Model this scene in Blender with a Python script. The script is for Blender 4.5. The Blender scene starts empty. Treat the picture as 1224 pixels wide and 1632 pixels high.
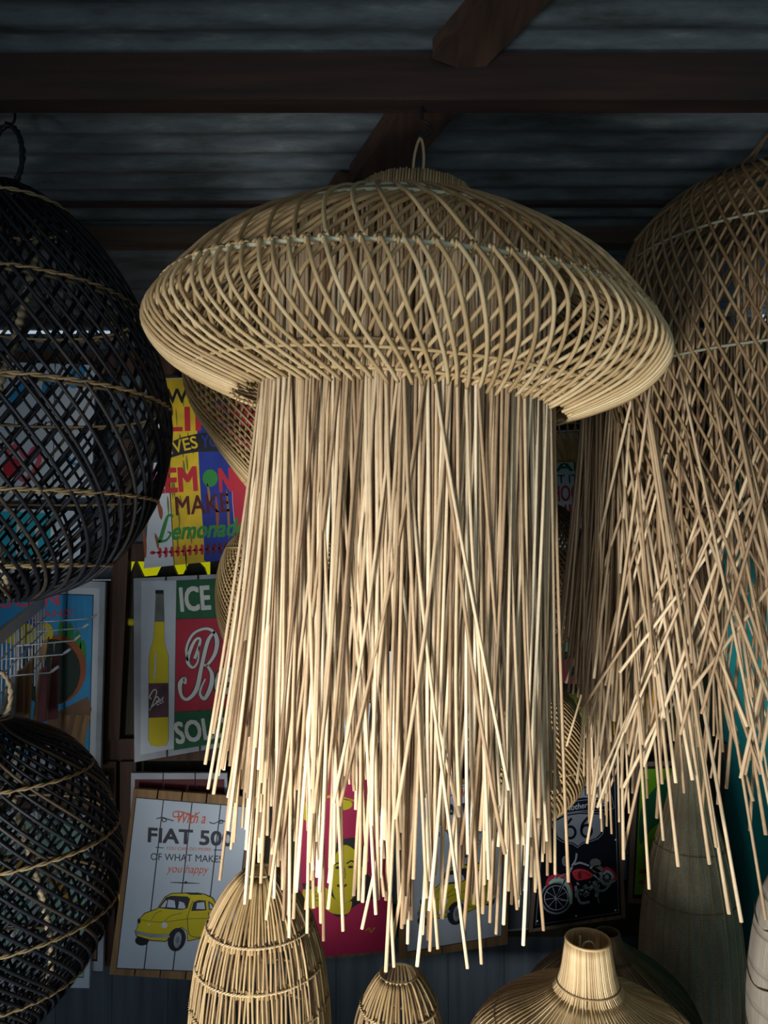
import bpy, math, random
import numpy as np
from mathutils import Vector
random.seed(7); rng = np.random.RandomState(11)
PI = math.pi
scene = bpy.context.scene
COL = scene.collection
F = 1226.0; EYE = 2.0; PITCH = math.radians(2.0)
CP, SP = math.cos(PITCH), math.sin(PITCH)

def W(x, y, Y):
    """point at distance Y in front of the camera that the photo shows at pixel x, y"""
    a = (x - 612) / F; b = (816 - y) / F
    k = Y / (CP - b * SP)
    return (a * k, Y, EYE + (SP + b * CP) * k)

# ------------------------------------------------------------------ materials
def new_mat(name):
    m = bpy.data.materials.new(name); m.use_nodes = True
    nt = m.node_tree; b = nt.nodes['Principled BSDF']
    return m, nt, b
def ramp(nt, stops):
    r = nt.nodes.new('ShaderNodeValToRGB')
    e = r.color_ramp.elements
    e[0].position, e[0].color = stops[0][0], (*stops[0][1], 1)
    e[1].position, e[1].color = stops[-1][0], (*stops[-1][1], 1)
    for p, c in stops[1:-1]:
        q = e.new(p); q.color = (*c, 1)
    return r
def cane_mat(name, stops, rough=.5, scale=60, spec=.4, band=.35):
    m, nt, b = new_mat(name)
    at = nt.nodes.new('ShaderNodeAttribute'); at.attribute_name = 'tone'
    tc = nt.nodes.new('ShaderNodeTexCoord')
    n = nt.nodes.new('ShaderNodeTexNoise'); n.inputs['Scale'].default_value = scale
    n.inputs['Detail'].default_value = 3
    nt.links.new(tc.outputs['Object'], n.inputs['Vector'])
    ma = nt.nodes.new('ShaderNodeMath'); ma.operation = 'MULTIPLY_ADD'
    nt.links.new(n.outputs['Fac'], ma.inputs[0]); ma.inputs[1].default_value = band
    nt.links.new(at.outputs['Fac'], ma.inputs[2])
    sb = nt.nodes.new('ShaderNodeMath'); sb.operation = 'SUBTRACT'
    nt.links.new(ma.outputs[0], sb.inputs[0]); sb.inputs[1].default_value = band * .5
    r = ramp(nt, stops); nt.links.new(sb.outputs[0], r.inputs['Fac'])
    nt.links.new(r.outputs['Color'], b.inputs['Base Color'])
    b.inputs['Roughness'].default_value = rough
    b.inputs['Specular IOR Level'].default_value = spec
    return m
def paint(name, c, rough=.6, var=.12, scale=9, metal=0.0, spec=.35):
    m, nt, b = new_mat(name)
    tc = nt.nodes.new('ShaderNodeTexCoord')
    n = nt.nodes.new('ShaderNodeTexNoise'); n.inputs['Scale'].default_value = scale; n.inputs['Detail'].default_value = 5
    nt.links.new(tc.outputs['Object'], n.inputs['Vector'])
    r = ramp(nt, [(.3, tuple(v * (1 - var) for v in c)), (.7, tuple(min(1, v * (1 + var)) for v in c))])
    nt.links.new(n.outputs['Fac'], r.inputs['Fac']); nt.links.new(r.outputs['Color'], b.inputs['Base Color'])
    b.inputs['Roughness'].default_value = rough; b.inputs['Metallic'].default_value = metal
    b.inputs['Specular IOR Level'].default_value = spec
    return m
def wood_mat(name, c1, c2, axis='Z', rough=.7, scale=6):
    m, nt, b = new_mat(name)
    tc = nt.nodes.new('ShaderNodeTexCoord'); mp = nt.nodes.new('ShaderNodeMapping')
    s = {'X': (.6, 9, 9), 'Y': (9, .6, 9), 'Z': (9, 9, .6)}[axis]
    mp.inputs['Scale'].default_value = s
    n = nt.nodes.new('ShaderNodeTexNoise'); n.inputs['Scale'].default_value = scale; n.inputs['Detail'].default_value = 6
    nt.links.new(tc.outputs['Object'], mp.inputs['Vector']); nt.links.new(mp.outputs['Vector'], n.inputs['Vector'])
    r = ramp(nt, [(.3, c1), (.7, c2)])
    nt.links.new(n.outputs['Fac'], r.inputs['Fac']); nt.links.new(r.outputs['Color'], b.inputs['Base Color'])
    bp = nt.nodes.new('ShaderNodeBump'); bp.inputs['Strength'].default_value = .25; bp.inputs['Distance'].default_value = .004
    nt.links.new(n.outputs['Fac'], bp.inputs['Height']); nt.links.new(bp.outputs['Normal'], b.inputs['Normal'])
    b.inputs['Roughness'].default_value = rough
    return m
def woven_mat(name, c1, c2, us, vs, rough=.6, mortar=.35, blotch=.6):
    """fine basket weave over u (round) and v (up)"""
    m, nt, b = new_mat(name)
    uv = nt.nodes.new('ShaderNodeTexCoord'); mp = nt.nodes.new('ShaderNodeMapping')
    mp.inputs['Scale'].default_value = (us, vs, 1)
    nt.links.new(uv.outputs['UV'], mp.inputs['Vector'])
    br = nt.nodes.new('ShaderNodeTexBrick'); br.inputs['Scale'].default_value = 1
    br.inputs['Mortar Size'].default_value = .12; br.inputs['Mortar Smooth'].default_value = .8
    br.inputs['Brick Width'].default_value = 1; br.inputs['Row Height'].default_value = 1
    br.inputs['Color1'].default_value = (*c1, 1); br.inputs['Color2'].default_value = (*c2, 1)
    br.inputs['Mortar'].default_value = (*[v * mortar for v in c1], 1)
    nt.links.new(mp.outputs['Vector'], br.inputs['Vector'])
    n = nt.nodes.new('ShaderNodeTexNoise'); n.inputs['Scale'].default_value = 14
    mx = nt.nodes.new('ShaderNodeMix'); mx.data_type = 'RGBA'; mx.blend_type = 'MULTIPLY'; mx.inputs[0].default_value = blotch
    r = ramp(nt, [(.35, (.6, .55, .5)), (.65, (1, 1, 1))])
    nt.links.new(n.outputs['Fac'], r.inputs['Fac'])
    nt.links.new(br.outputs['Color'], mx.inputs[6]); nt.links.new(r.outputs['Color'], mx.inputs[7])
    nt.links.new(mx.outputs[2], b.inputs['Base Color'])
    bp = nt.nodes.new('ShaderNodeBump'); bp.inputs['Strength'].default_value = .85; bp.inputs['Distance'].default_value = .003; bp.invert = True
    nt.links.new(br.outputs['Fac'], bp.inputs['Height']); nt.links.new(bp.outputs['Normal'], b.inputs['Normal'])
    b.inputs['Roughness'].default_value = rough
    return m

M = {}
M['rattan'] = cane_mat('straw_rattan', [(0, (.20, .115, .055)), (.35, (.38, .25, .12)), (.7, (.56, .40, .20)), (1, (.72, .56, .32))])
M['rattan_dim'] = cane_mat('shaded_rattan', [(0, (.10, .06, .028)), (.4, (.19, .12, .058)), (.75, (.30, .21, .105)), (1, (.42, .31, .17))])  # darker copy of the straw rattan: right lamp's weaker light put into the colour
M['fringe'] = cane_mat('peeled_reed', [(0, (.19, .115, .060)), (.3, (.37, .25, .14)), (.6, (.58, .44, .27)), (1, (.84, .73, .52))], rough=.55, band=.25)
M['golden'] = cane_mat('golden_rattan', [(0, (.17, .10, .045)), (.4, (.34, .225, .10)), (.8, (.52, .37, .175)), (1, (.64, .49, .27))])
M['twine'] = cane_mat('rattan_twine', [(0, (.22, .13, .06)), (1, (.62, .48, .27))])
M['bleached'] = cane_mat('bleached_twine', [(0, (.22, .22, .15)), (.6, (.50, .51, .36)), (1, (.60, .60, .42))])
M['blackcane'] = cane_mat('black_stained_cane', [(0, (.004, .005, .007)), (.7, (.009, .011, .016)), (.86, (.024, .021, .018)), (1, (.12, .085, .05))], rough=.5, spec=.22, band=.1)
M['ochre'] = cane_mat('ochre_binding', [(0, (.10, .07, .035)), (1, (.30, .22, .11))])
M['wrapped'] = cane_mat('wrapped_cane', [(0, (.12, .09, .055)), (1, (.30, .24, .15))])
M['roof'] = paint('weathered_galvanised_iron', (.080, .105, .13), rough=.62, var=.45, scale=7, metal=.25)
def roof_mat():
    m, nt, b = new_mat('weathered_galvanised_iron')
    tc = nt.nodes.new('ShaderNodeTexCoord'); mp = nt.nodes.new('ShaderNodeMapping'); mp.inputs['Scale'].default_value = (2.2, 9, 1)
    nt.links.new(tc.outputs['Object'], mp.inputs['Vector'])
    n = nt.nodes.new('ShaderNodeTexNoise'); n.inputs['Scale'].default_value = 2.6; n.inputs['Detail'].default_value = 8; n.inputs['Roughness'].default_value = .68
    nt.links.new(mp.outputs['Vector'], n.inputs['Vector'])
    r = ramp(nt, [(.30, (.055, .062, .056)), (.48, (.115, .145, .165)), (.58, (.15, .185, .205)), (.72, (.28, .32, .34))])
    nt.links.new(n.outputs['Fac'], r.inputs['Fac']); nt.links.new(r.outputs['Color'], b.inputs['Base Color'])
    b.inputs['Roughness'].default_value = .6; b.inputs['Metallic'].default_value = .2
    return m
M['roof'] = roof_mat()
M['beam'] = wood_mat('dark_beam_wood', (.012, .006, .005), (.036, .016, .011), 'X')
M['beamx'] = wood_mat('brown_batten_wood', (.030, .019, .012), (.065, .040, .024), 'X')
M['rafter'] = wood_mat('rafter_wood', (.035, .018, .012), (.085, .045, .028), 'Y')
M['post'] = wood_mat('post_wood', (.040, .018, .010), (.10, .046, .026), 'Z')
M['wallblue'] = wood_mat('slate_blue_paint', (.055, .078, .105), (.11, .145, .18), 'Z', rough=.75, scale=3)
M['darkboard'] = wood_mat('dark_olive_boards', (.018, .014, .006), (.045, .036, .012), 'Z')
M['teal'] = paint('teal_paint', (.02, .38, .41), rough=.6, var=.2, scale=3)
M['panelblue'] = paint('grey_blue_sheet', (.10, .14, .17), rough=.4, var=.4, scale=12)
M['floor'] = paint('concrete_floor', (.12, .11, .10), rough=.85, var=.2)
M['plaster'] = paint('grey_plaster', (.16, .16, .16), rough=.9)
M['white'] = paint('white_board_paint', (.62, .70, .78), var=.06)
M['whitepale'] = paint('pale_blue_white_paint', (.60, .70, .82), var=.05)
M['cream'] = paint('letter_white', (.80, .82, .80), var=.04)
M['frameg'] = paint('grey_white_frame', (.42, .46, .52), var=.2)
M['pine'] = wood_mat('pine_board', (.23, .125, .05), (.40, .24, .10), 'Z')
M['pinedark'] = wood_mat('aged_board', (.13, .085, .06), (.24, .16, .11), 'Z')
M['black'] = paint('black_paint', (.010, .011, .016), rough=.5)
M['navy'] = paint('navy_lettering', (.012, .015, .035), rough=.5)
M['enamel'] = paint('black_enamel', (.006, .007, .014), rough=.25)
M['orange'] = paint('orange_lettering', (.75, .13, .06), var=.05)
M['yellow'] = paint('yellow_paint', (.75, .62, .015), var=.10)
M['yellowsign'] = paint('mustard_yellow_paint', (.72, .50, .02), var=.22, scale=14)
M['olive'] = paint('olive_paint', (.20, .20, .02), var=.2)
M['green'] = paint('green_paint', (.010, .13, .05), var=.1)
M['brightgreen'] = paint('leaf_green_paint', (.03, .26, .05), var=.1)
M['lime'] = paint('lime_green_paint', (.16, .42, .01), var=.1)
M['crimson'] = paint('crimson_paint', (.52, .02, .055), var=.08)
M['maroon'] = paint('maroon_paint', (.10, .006, .010), var=.1)
M['magenta'] = paint('raspberry_paint', (.55, .015, .10), var=.08)
M['red'] = paint('red_lettering', (.55, .02, .04), var=.05)
M['pink'] = paint('pink_paint', (.68, .10, .17), var=.08)
M['blue'] = paint('sky_blue_paint', (.03, .30, .62), var=.15, scale=5)
M['turq'] = paint('turquoise_paint', (.02, .45, .58), var=.1)
M['deepblue'] = paint('deep_blue_paint', (.012, .035, .30), var=.3, scale=12)
M['slate'] = paint('shield_grey_paint', (.20, .23, .28), var=.1)
M['steelp'] = paint('painted_chrome', (.30, .35, .42), var=.3, scale=40)
M['bottlegrey'] = paint('bottle_neck_grey', (.13, .15, .14), var=.3, scale=20)
M['labelp'] = paint('bottle_label_plum', (.10, .045, .06), var=.5, scale=20)
M['rust'] = paint('toucan_brown', (.34, .09, .025), var=.2)
M['darkgreen'] = paint('toucan_dark', (.006, .03, .022), var=.3)
M['mint'] = paint('mint_paint', (.35, .58, .50), var=.1)
M['amber'] = paint('amber_paint', (.55, .27, .02), var=.2)
M['steel'] = paint('brushed_steel', (.50, .54, .58), rough=.4, metal=.25)
M['whitewire'] = paint('white_plastic_wire', (.75, .78, .80), rough=.4)
M['iron'] = paint('black_iron', (.012, .012, .013), rough=.5, metal=.4)
M['plumwood'] = paint('plum_stained_wood', (.16, .045, .06), var=.25)
M['umber'] = paint('umber_wood', (.20, .11, .065), var=.3)
M['pale_weave'] = woven_mat('pale_paper_weave', (.50, .45, .37), (.44, .39, .31), 190, 14, mortar=.72, blotch=.25)
M['wicker'] = woven_mat('grey_gold_wicker', (.74, .66, .47), (.62, .55, .38), 96, 330, mortar=.5)
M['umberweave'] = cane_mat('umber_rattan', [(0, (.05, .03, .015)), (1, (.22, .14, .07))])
def tarp():
    m, nt, b = new_mat('yellow_tarpaulin')
    tr = nt.nodes.new('ShaderNodeBsdfTranslucent'); tr.inputs['Color'].default_value = (1, .90, .08, 1)
    mx = nt.nodes.new('ShaderNodeMixShader'); mx.inputs[0].default_value = .92
    b.inputs['Base Color'].default_value = (.8, .65, .03, 1)
    nt.links.new(b.outputs[0], mx.inputs[1]); nt.links.new(tr.outputs[0], mx.inputs[2])
    nt.links.new(mx.outputs[0], nt.nodes['Material Output'].inputs['Surface'])
    return m
M['tarp'] = tarp()

# ------------------------------------------------------------------ mesh building
class MB:
    def __init__(s): s.v = []; s.n = 0; s.f = []; s.m = []; s.t = []; s.uv = {}; s.smooth = []
    def add(s, verts, faces, mat=0, tone=.5, smooth=False):
        verts = np.asarray(verts, float).reshape(-1, 3)
        s.v.append(verts); b = s.n; s.n += len(verts)
        s.t.append(np.full(len(verts), tone))
        for f in faces: s.f.append([i + b for i in f]); s.m.append(mat); s.smooth.append(smooth)
        return b
    def tube(s, pts, r, n=6, mat=0, tone=.5, ref=None, closed=False, caps=True):
        P = np.asarray(pts, float); k = len(P)
        if closed: T = np.roll(P, -1, 0) - np.roll(P, 1, 0)
        else: T = np.gradient(P, axis=0)
        T /= np.linalg.norm(T, axis=1)[:, None] + 1e-12
        if ref is None:
            mt = np.abs(T).mean(0); ref = np.eye(3)[int(np.argmin(mt))]
        R = np.broadcast_to(np.asarray(ref, float), T.shape)
        N = np.cross(T, R); N /= np.linalg.norm(N, axis=1)[:, None] + 1e-12
        B = np.cross(T, N)
        rr = np.broadcast_to(np.asarray(r, float), (k,))
        a = np.arange(n) * 2 * PI / n
        V = P[:, None, :] + rr[:, None, None] * (np.cos(a)[None, :, None] * N[:, None, :] + np.sin(a)[None, :, None] * B[:, None, :])
        fs = []
        kk = k if closed else k - 1
        for i in range(kk):
            i2 = (i + 1) % k
            for j in range(n):
                j2 = (j + 1) % n
                fs.append((i * n + j, i * n + j2, i2 * n + j2, i2 * n + j))
        b = s.add(V.reshape(-1, 3), fs, mat, tone, True)
        if caps and not closed:
            s.f.append([b + j for j in range(n)][::-1]); s.m.append(mat); s.smooth.append(False)
            s.f.append([b + (k - 1) * n + j for j in range(n)]); s.m.append(mat); s.smooth.append(False)
    def ring(s, c, r, rt, n=72, k=6, **kw):
        a = np.arange(n) * 2 * PI / n
        P = np.stack([c[0] + r * np.sin(a), c[1] - r * np.cos(a), np.full(n, c[2])], 1)
        s.tube(P, rt, k, ref=(0, 0, 1), closed=True, **kw)
    def box(s, lo, hi, mat=0, tone=.5):
        x0, y0, z0 = lo; x1, y1, z1 = hi
        v = [(x0, y0, z0), (x1, y0, z0), (x1, y1, z0), (x0, y1, z0), (x0, y0, z1), (x1, y0, z1), (x1, y1, z1), (x0, y1, z1)]
        s.add(v, [(0, 3, 2, 1), (4, 5, 6, 7), (0, 1, 5, 4), (1, 2, 6, 5), (2, 3, 7, 6), (3, 0, 4, 7)], mat, tone)
    def slab(s, loop, depth, mat=0, back=(0, 1, 0)):
        """front loop of points given a real thickness"""
        L = [np.array(p, float) for p in loop]; k = len(L); d = np.array(back, float) * depth
        v = L + [p + d for p in L]
        fs = [tuple(range(k)), tuple(range(2 * k - 1, k - 1, -1))]
        for i in range(k): fs.append((i, (i + 1) % k + 0, (i + 1) % k + k, i + k)[::-1])
        s.add(v, fs, mat)
    def build(s, name, mats, parent=None, loc=None, kind=None, uv=None):
        V = np.concatenate(s.v) if s.v else np.zeros((0, 3))
        if loc is not None: V = V - np.array(loc)
        me = bpy.data.meshes.new(name)
        me.from_pydata(V.tolist(), [], s.f)
        me.polygons.foreach_set('material_index', s.m)
        me.polygons.foreach_set('use_smooth', s.smooth)
        at = me.attributes.new('tone', 'FLOAT', 'POINT'); at.data.foreach_set('value', np.concatenate(s.t).astype(np.float32))
        if uv is not None:
            ul = me.uv_layers.new(name='UVMap')
            idx = np.zeros(len(me.loops), int); me.loops.foreach_get('vertex_index', idx)
            ul.data.foreach_set('uv', np.asarray(uv, float)[idx].ravel())
        if not isinstance(mats, (list, tuple)): mats = [mats]
        for q in mats: me.materials.append(M[q])
        me.update()
        o = bpy.data.objects.new(name, me); COL.objects.link(o)
        if parent is not None: o.parent = parent
        elif loc is not None: o.location = loc
        if kind: o['kind'] = kind
        return o

def thing(name, label, cat, loc, rot=(0, 0, 0), group=None):
    o = bpy.data.objects.new(name, None); COL.objects.link(o)
    o.empty_display_size = .05
    o.location = loc; o.rotation_euler = rot; o['label'] = label; o['category'] = cat
    if group: o['group'] = group
    return o
def tag(o, label, cat, group=None):
    o['label'] = label; o['category'] = cat
    if group: o['group'] = group
    return o

def catmull(P, k=8, closed=False):
    P = np.asarray(P, float); n = len(P); out = []
    rngi = range(n) if closed else range(n - 1)
    for i in rngi:
        if closed: p0, p1, p2, p3 = P[(i - 1) % n], P[i], P[(i + 1) % n], P[(i + 2) % n]
        else: p0, p1, p2, p3 = P[max(i - 1, 0)], P[i], P[i + 1], P[min(i + 2, n - 1)]
        for t in np.arange(k) / k:
            out.append(.5 * ((2 * p1) + (-p0 + p2) * t + (2 * p0 - 5 * p1 + 4 * p2 - p3) * t * t + (-p0 + 3 * p1 - 3 * p2 + p3) * t ** 3))
    if not closed: out.append(P[-1])
    return np.array(out)

class Prof:
    """smooth profile (radius, z) run from top to bottom, by arc length 0..1"""
    def __init__(s, pts):
        q = catmull(pts, 10); q[:, 0] = np.maximum(q[:, 0], .002)
        d = np.r_[0, np.cumsum(np.linalg.norm(np.diff(q, axis=0), axis=1))]
        s.L = d[-1]; s.u = d / d[-1]; s.q = q
    def at(s, u): return np.interp(u, s.u, s.q[:, 0]), np.interp(u, s.u, s.q[:, 1])
    def r_at_z(s, z):
        i = int(np.argmin(np.abs(s.q[:, 1] - z))); return s.q[i, 0]
    def u_at_z(s, z): return s.u[int(np.argmin(np.abs(s.q[:, 1] - z)))]
def pxprof(cx, D, rows):
    """profile from silhouette rows (radius px, y px) at distance D"""
    out = []
    for rp, y in rows:
        out.append((rp * D / F, W(cx, y, D)[2]))
    return out
def pol(r, th, z): return np.stack([r * np.sin(th), -r * np.cos(th), z + 0 * th], -1)

def canes(mb, prof, n, tw, rad, off, u0=0, u1=1, seg=30, sign=1, ph=0, mat=0, tones=(.3, .8), jit=.006, every=1, k=5, tail=None):
    for i in range(0, n, every):
        e1 = u1 if tail is None else min(1.0, u1 + rng.uniform(*tail))
        u = np.linspace(u0, e1, seg)
        r, z = prof.at(u)
        th = ph + 2 * PI * i / n + sign * tw * (u - u0) + rng.normal(0, jit)
        # push out along the profile normal
        dr = np.gradient(r); dz = np.gradient(z); L = np.hypot(dr, dz) + 1e-9
        nr, nz = -dz / L, dr / L
        P = pol(r + nr * off, th, z + nz * off)
        mb.tube(P, rad, k, mat=mat, tone=rng.uniform(*tones), ref=np.stack([np.sin(th), -np.cos(th), 0 * th], -1) * 1.0 + np.array([0, 0, .001]))

def twisted_hoop(mb, r, z, rt, turns, mat=0, tone=(.4, .9), wob=0.0, n=None):
    n = n or turns * 6
    a = np.arange(n) * 2 * PI / n
    for s in (0, PI):
        c = turns * a + s
        rr = r + rt * .8 * np.cos(c); zz = z + rt * .8 * np.sin(c) + wob * np.sin(2 * a)
        P = np.stack([rr * np.sin(a), -rr * np.cos(a), zz], 1)
        mb.tube(P, rt * .8, 5, mat=mat, tone=rng.uniform(*tone), ref=(0, 0, 1), closed=True)

def lathe(prof, n=64, u0=0, u1=1, seg=40, rib=0, ribs=0):
    mb = MB(); u = np.linspace(u0, u1, seg); r, z = prof.at(u)
    V = []; UV = []
    for i in range(seg):
        for j in range(n + 1):
            a = 2 * PI * j / n; rr = r[i] + rib * abs(math.sin(a * ribs / 2)) if ribs else r[i]
            V.append((rr * math.sin(a), -rr * math.cos(a), z[i])); UV.append((j / n, 1 - u[i]))
    fs = [(i * (n + 1) + j, (i + 1) * (n + 1) + j, (i + 1) * (n + 1) + j + 1, i * (n + 1) + j + 1) for i in range(seg - 1) for j in range(n)]
    mb.add(V, fs, 0, .5, True)
    return mb, UV

# ------------------------------------------------------------------ signs
class Sign:
    """board hung at distance Y; art is laid out on the board's face"""
    def __init__(s, name, label, corners, Y, board, planks=4, thick=.016, gap=1.0, cat='sign', group=None):
        s.Y = Y; s.c = [np.array(c, float) for c in corners]     # TL TR BR BL
        c = s.c
        bx, by = (c[2] + c[3]) / 2
        s.root = thing(name, label, cat, W(bx, by, Y + thick / 2), group=group)
        s.loc = np.array(s.root.location)
        mb = MB()
        for i in range(planks):
            L = s.w(i / planks) + gap * .5 * (i > 0) * (c[1] - c[0]) / 100; 
            u0 = i / planks + (.006 if i else 0); u1 = (i + 1) / planks - (.006 if i < planks - 1 else 0)
            mb.slab([W(*s.q(u, v), Y) for u, v in ((u0, 1), (u1, 1), (u1, 0), (u0, 0))][::-1], thick)
        # backing battens joining the planks
        for v in (.2, .8):
            mb.slab([W(*s.q(u, w_), Y + thick) for u, w_ in ((.05, v + .03), (.95, v + .03), (.95, v - .03), (.05, v - .03))], .008)
        mb.build('board', board, s.root, s.loc)
        s.parts = {}
        s.planks = planks
    def w(s, u): return s.c[0] + (s.c[1] - s.c[0]) * u
    def q(s, u, v):                                               # v: 0 top .. 1 bottom
        t = s.c[0] + (s.c[1] - s.c[0]) * u; b = s.c[3] + (s.c[2] - s.c[3]) * u
        return t + (b - t) * v
    def _p(s, part):
        if part not in s.parts: s.parts[part] = [MB(), [], 0]
        return s.parts[part]
    def _mi(s, P, mat):
        if mat not in P[1]: P[1].append(mat)
        return P[1].index(mat)
    def shape(s, pts, mat, part='picture', lay=1, smooth=False, k=5):
        P = s._p(part)
        if smooth: pts = catmull(pts, k, True)
        y = s.Y - .0006 * lay - .0004
        P[0].slab([W(x, yy, y) for x, yy in pts][::-1], .0004, s._mi(P, mat))
    def quv(s, pts, mat, part='picture', lay=1):
        s.shape([s.q(u, v) for u, v in pts], mat, part, lay)
    def panel(s, u0, v0, u1, v1, mat, part='painted_panel', lay=1):
        n = s.planks
        edges = [u0] + [i / n for i in range(1, n) if u0 < i / n < u1] + [u1]
        for a, b in zip(edges[:-1], edges[1:]):
            a2 = a + (.004 if a != u0 else 0); b2 = b - (.004 if b != u1 else 0)
            s.quv([(a2, v0), (b2, v0), (b2, v1), (a2, v1)], mat, part, lay)
    def line(s, pts, w, mat, part='picture', lay=2, smooth=True, k=6, taper=False, closed=False):
        pts = np.asarray(pts, float)
        if smooth and len(pts) > 2: pts = catmull(pts, k, closed)
        n = len(pts)
        T = (np.roll(pts, -1, 0) - np.roll(pts, 1, 0)) if closed else np.gradient(pts, axis=0)
        T = T / (np.linalg.norm(T, axis=1)[:, None] + 1e-9)
        N = np.stack([-T[:, 1], T[:, 0]], 1)
        if np.ndim(w): ww = np.interp(np.linspace(0, 1, n), np.linspace(0, 1, len(w)), w)
        else: ww = np.full(n, float(w))
        if taper: ww = ww * np.sin(np.linspace(.15, PI - .15, n))
        a = pts + N * ww[:, None] / 2; b = pts - N * ww[:, None] / 2
        P = s._p(part); y = s.Y - .0006 * lay - .0004; mi = s._mi(P, mat)
        V = [W(*p, y) for p in a] + [W(*p, y) for p in b]
        V += [(p[0], p[1] + .0004, p[2]) for p in V]
        m = n * 2; fs = []
        rng_ = n if closed else n - 1
        for i in range(rng_):
            j = (i + 1) % n
            fs.append((i, j, n + j, n + i)); fs.append((m + i, m + n + i, m + n + j, m + j))
            fs.append((i, m + i, m + j, j)); fs.append((n + i, n + j, m + n + j, m + n + i))
        P[0].add(V, fs, mi)
    def disc(s, cx, cy, rx, ry, mat, part='picture', lay=2, rot=0, n=24):
        a = np.arange(n) * 2 * PI / n; c, d = math.cos(rot), math.sin(rot)
        s.shape([(cx + rx * math.cos(t) * c - ry * math.sin(t) * d, cy + rx * math.cos(t) * d + ry * math.sin(t) * c) for t in a], mat, part, lay)
    def hoop(s, cx, cy, rx, ry, w, mat, part='picture', lay=2, rot=0):
        a = np.arange(28) * 2 * PI / 28; c, d = math.cos(rot), math.sin(rot)
        s.line([(cx + rx * math.cos(t) * c - ry * math.sin(t) * d, cy + rx * math.cos(t) * d + ry * math.sin(t) * c) for t in a], w, mat, part, lay, smooth=False, closed=True)
    def text(s, txt, x0, y0, x1, y1, h, mat, part='lettering', lay=3, shear=0, bold=0, bow=0):
        """text whose base line runs from x0,y0 to x1,y1 with cap height h (pixels)"""
        cu = bpy.data.curves.new('t', 'FONT'); cu.body = txt; cu.shear = shear; cu.resolution_u = 3
        ob = bpy.data.objects.new('t', cu); COL.objects.link(ob)
        bpy.context.view_layer.update()
        me = bpy.data.meshes.new_from_object(ob.evaluated_get(bpy.context.evaluated_depsgraph_get()))
        bpy.data.objects.remove(ob); bpy.data.curves.remove(cu)
        V = np.array([v.co[:] for v in me.vertices])
        if not len(V): return
        mx = V[:, 0].max(); mn = V[:, 0].min()
        u = (V[:, 0] - mn) / (mx - mn); hh = V[:, 1] / .69
        d = np.array([x1 - x0, y1 - y0], float); L = np.linalg.norm(d); d /= L; up = np.array([d[1], -d[0]])
        P2 = np.array([x0, y0])[None] + u[:, None] * L * d[None] + (hh * h)[:, None] * up[None]
        if bow: P2[:, 1] -= bow * 4 * u * (1 - u)
        P = s._p(part); y = s.Y - .0006 * lay - .0004
        g = bold * h * .9; fc = [tuple(p.vertices) for p in me.polygons]; mi = s._mi(P, mat)
        for q, (dx, dy) in enumerate([(-g, 0), (g, 0), (-g, -g), (g, -g), (-g, g), (g, g)] if bold else [(0, 0)]):
            P[0].add([W(a + dx, b + dy, y + q * .00009) for a, b in P2], fc, mi)
        bpy.data.meshes.remove(me)
    def done(s):
        for k, (mb, mats, _) in s.parts.items(): mb.build(k, mats, s.root, s.loc)
        return s.root
def A(pts, ox, oy, sc): return [(ox + x / sc, oy + y / sc) for x, y in pts]

# ================================================================== THE ROOM
YB = 2.72
def roofz(Y): return EYE + .872 - .088 * (Y - 1.35)
XL, XR, YF = -2.3, 1.19, -2.4
def structure(name, mb, mat, **kw):
    o = mb.build(name, mat, **kw); o['kind'] = 'structure'; return o
mb = MB(); mb.box((XL - .1, YF - 1.6, -.1), (XR + .1, YB + .5, 0)); structure('floor', mb, 'floor')
# corrugated roof, ridges across the view
mb = MB(); n = 620; ys = np.linspace(YF - .2, YB + .012, n)
xs = np.linspace(XL - .1, XR + .1, 12); V = []
for k, y in enumerate(ys):
    w = .0052 * math.sin(2 * PI * y / .072)
    for x in xs: V.append((x, y, roofz(y) + w + .004 * math.sin(x * 2.1 + .3)))
fs = [(i * 12 + j, i * 12 + j + 1, (i + 1) * 12 + j + 1, (i + 1) * 12 + j) for i in range(n - 1) for j in range(11)]
nv = len(V); V += [(a, b, c + .012) for a, b, c in V]; fs += [tuple(q + nv for q in f[::-1]) for f in fs]
mb.add(V, fs, 0, .5, True); structure('ceiling', mb, 'roof')

def beam(name, x0, x1, Y0, Y1, z0, z1, mat):
    mb = MB(); mb.box((x0, Y0, z0), (x1, Y1, z1)); o = structure(name, mb, mat); return o
beam('trim_1', XL, XR, 1.320, 1.362, EYE + .768, EYE + .852, 'beam')          # main beam with the hook
z = W(0, 387, 1.95)[2]; beam('trim_2', XL, XR, 1.95, 2.0, z, roofz(1.97) - .014, 'beamx')
z = W(0, 325, 1.84)[2]; beam('trim_3', XL, XR, 1.84, 1.862, z, roofz(1.85) - .008, 'beam')
beam('trim_4', XL, XR, YB - .10, YB - .04, W(0, 503, YB - .1)[2], roofz(YB - .07) - .014, 'beam')
beam('trim_5', XL, XR, .40, .46, EYE + .85, roofz(.43) - .012, 'beam')
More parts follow.
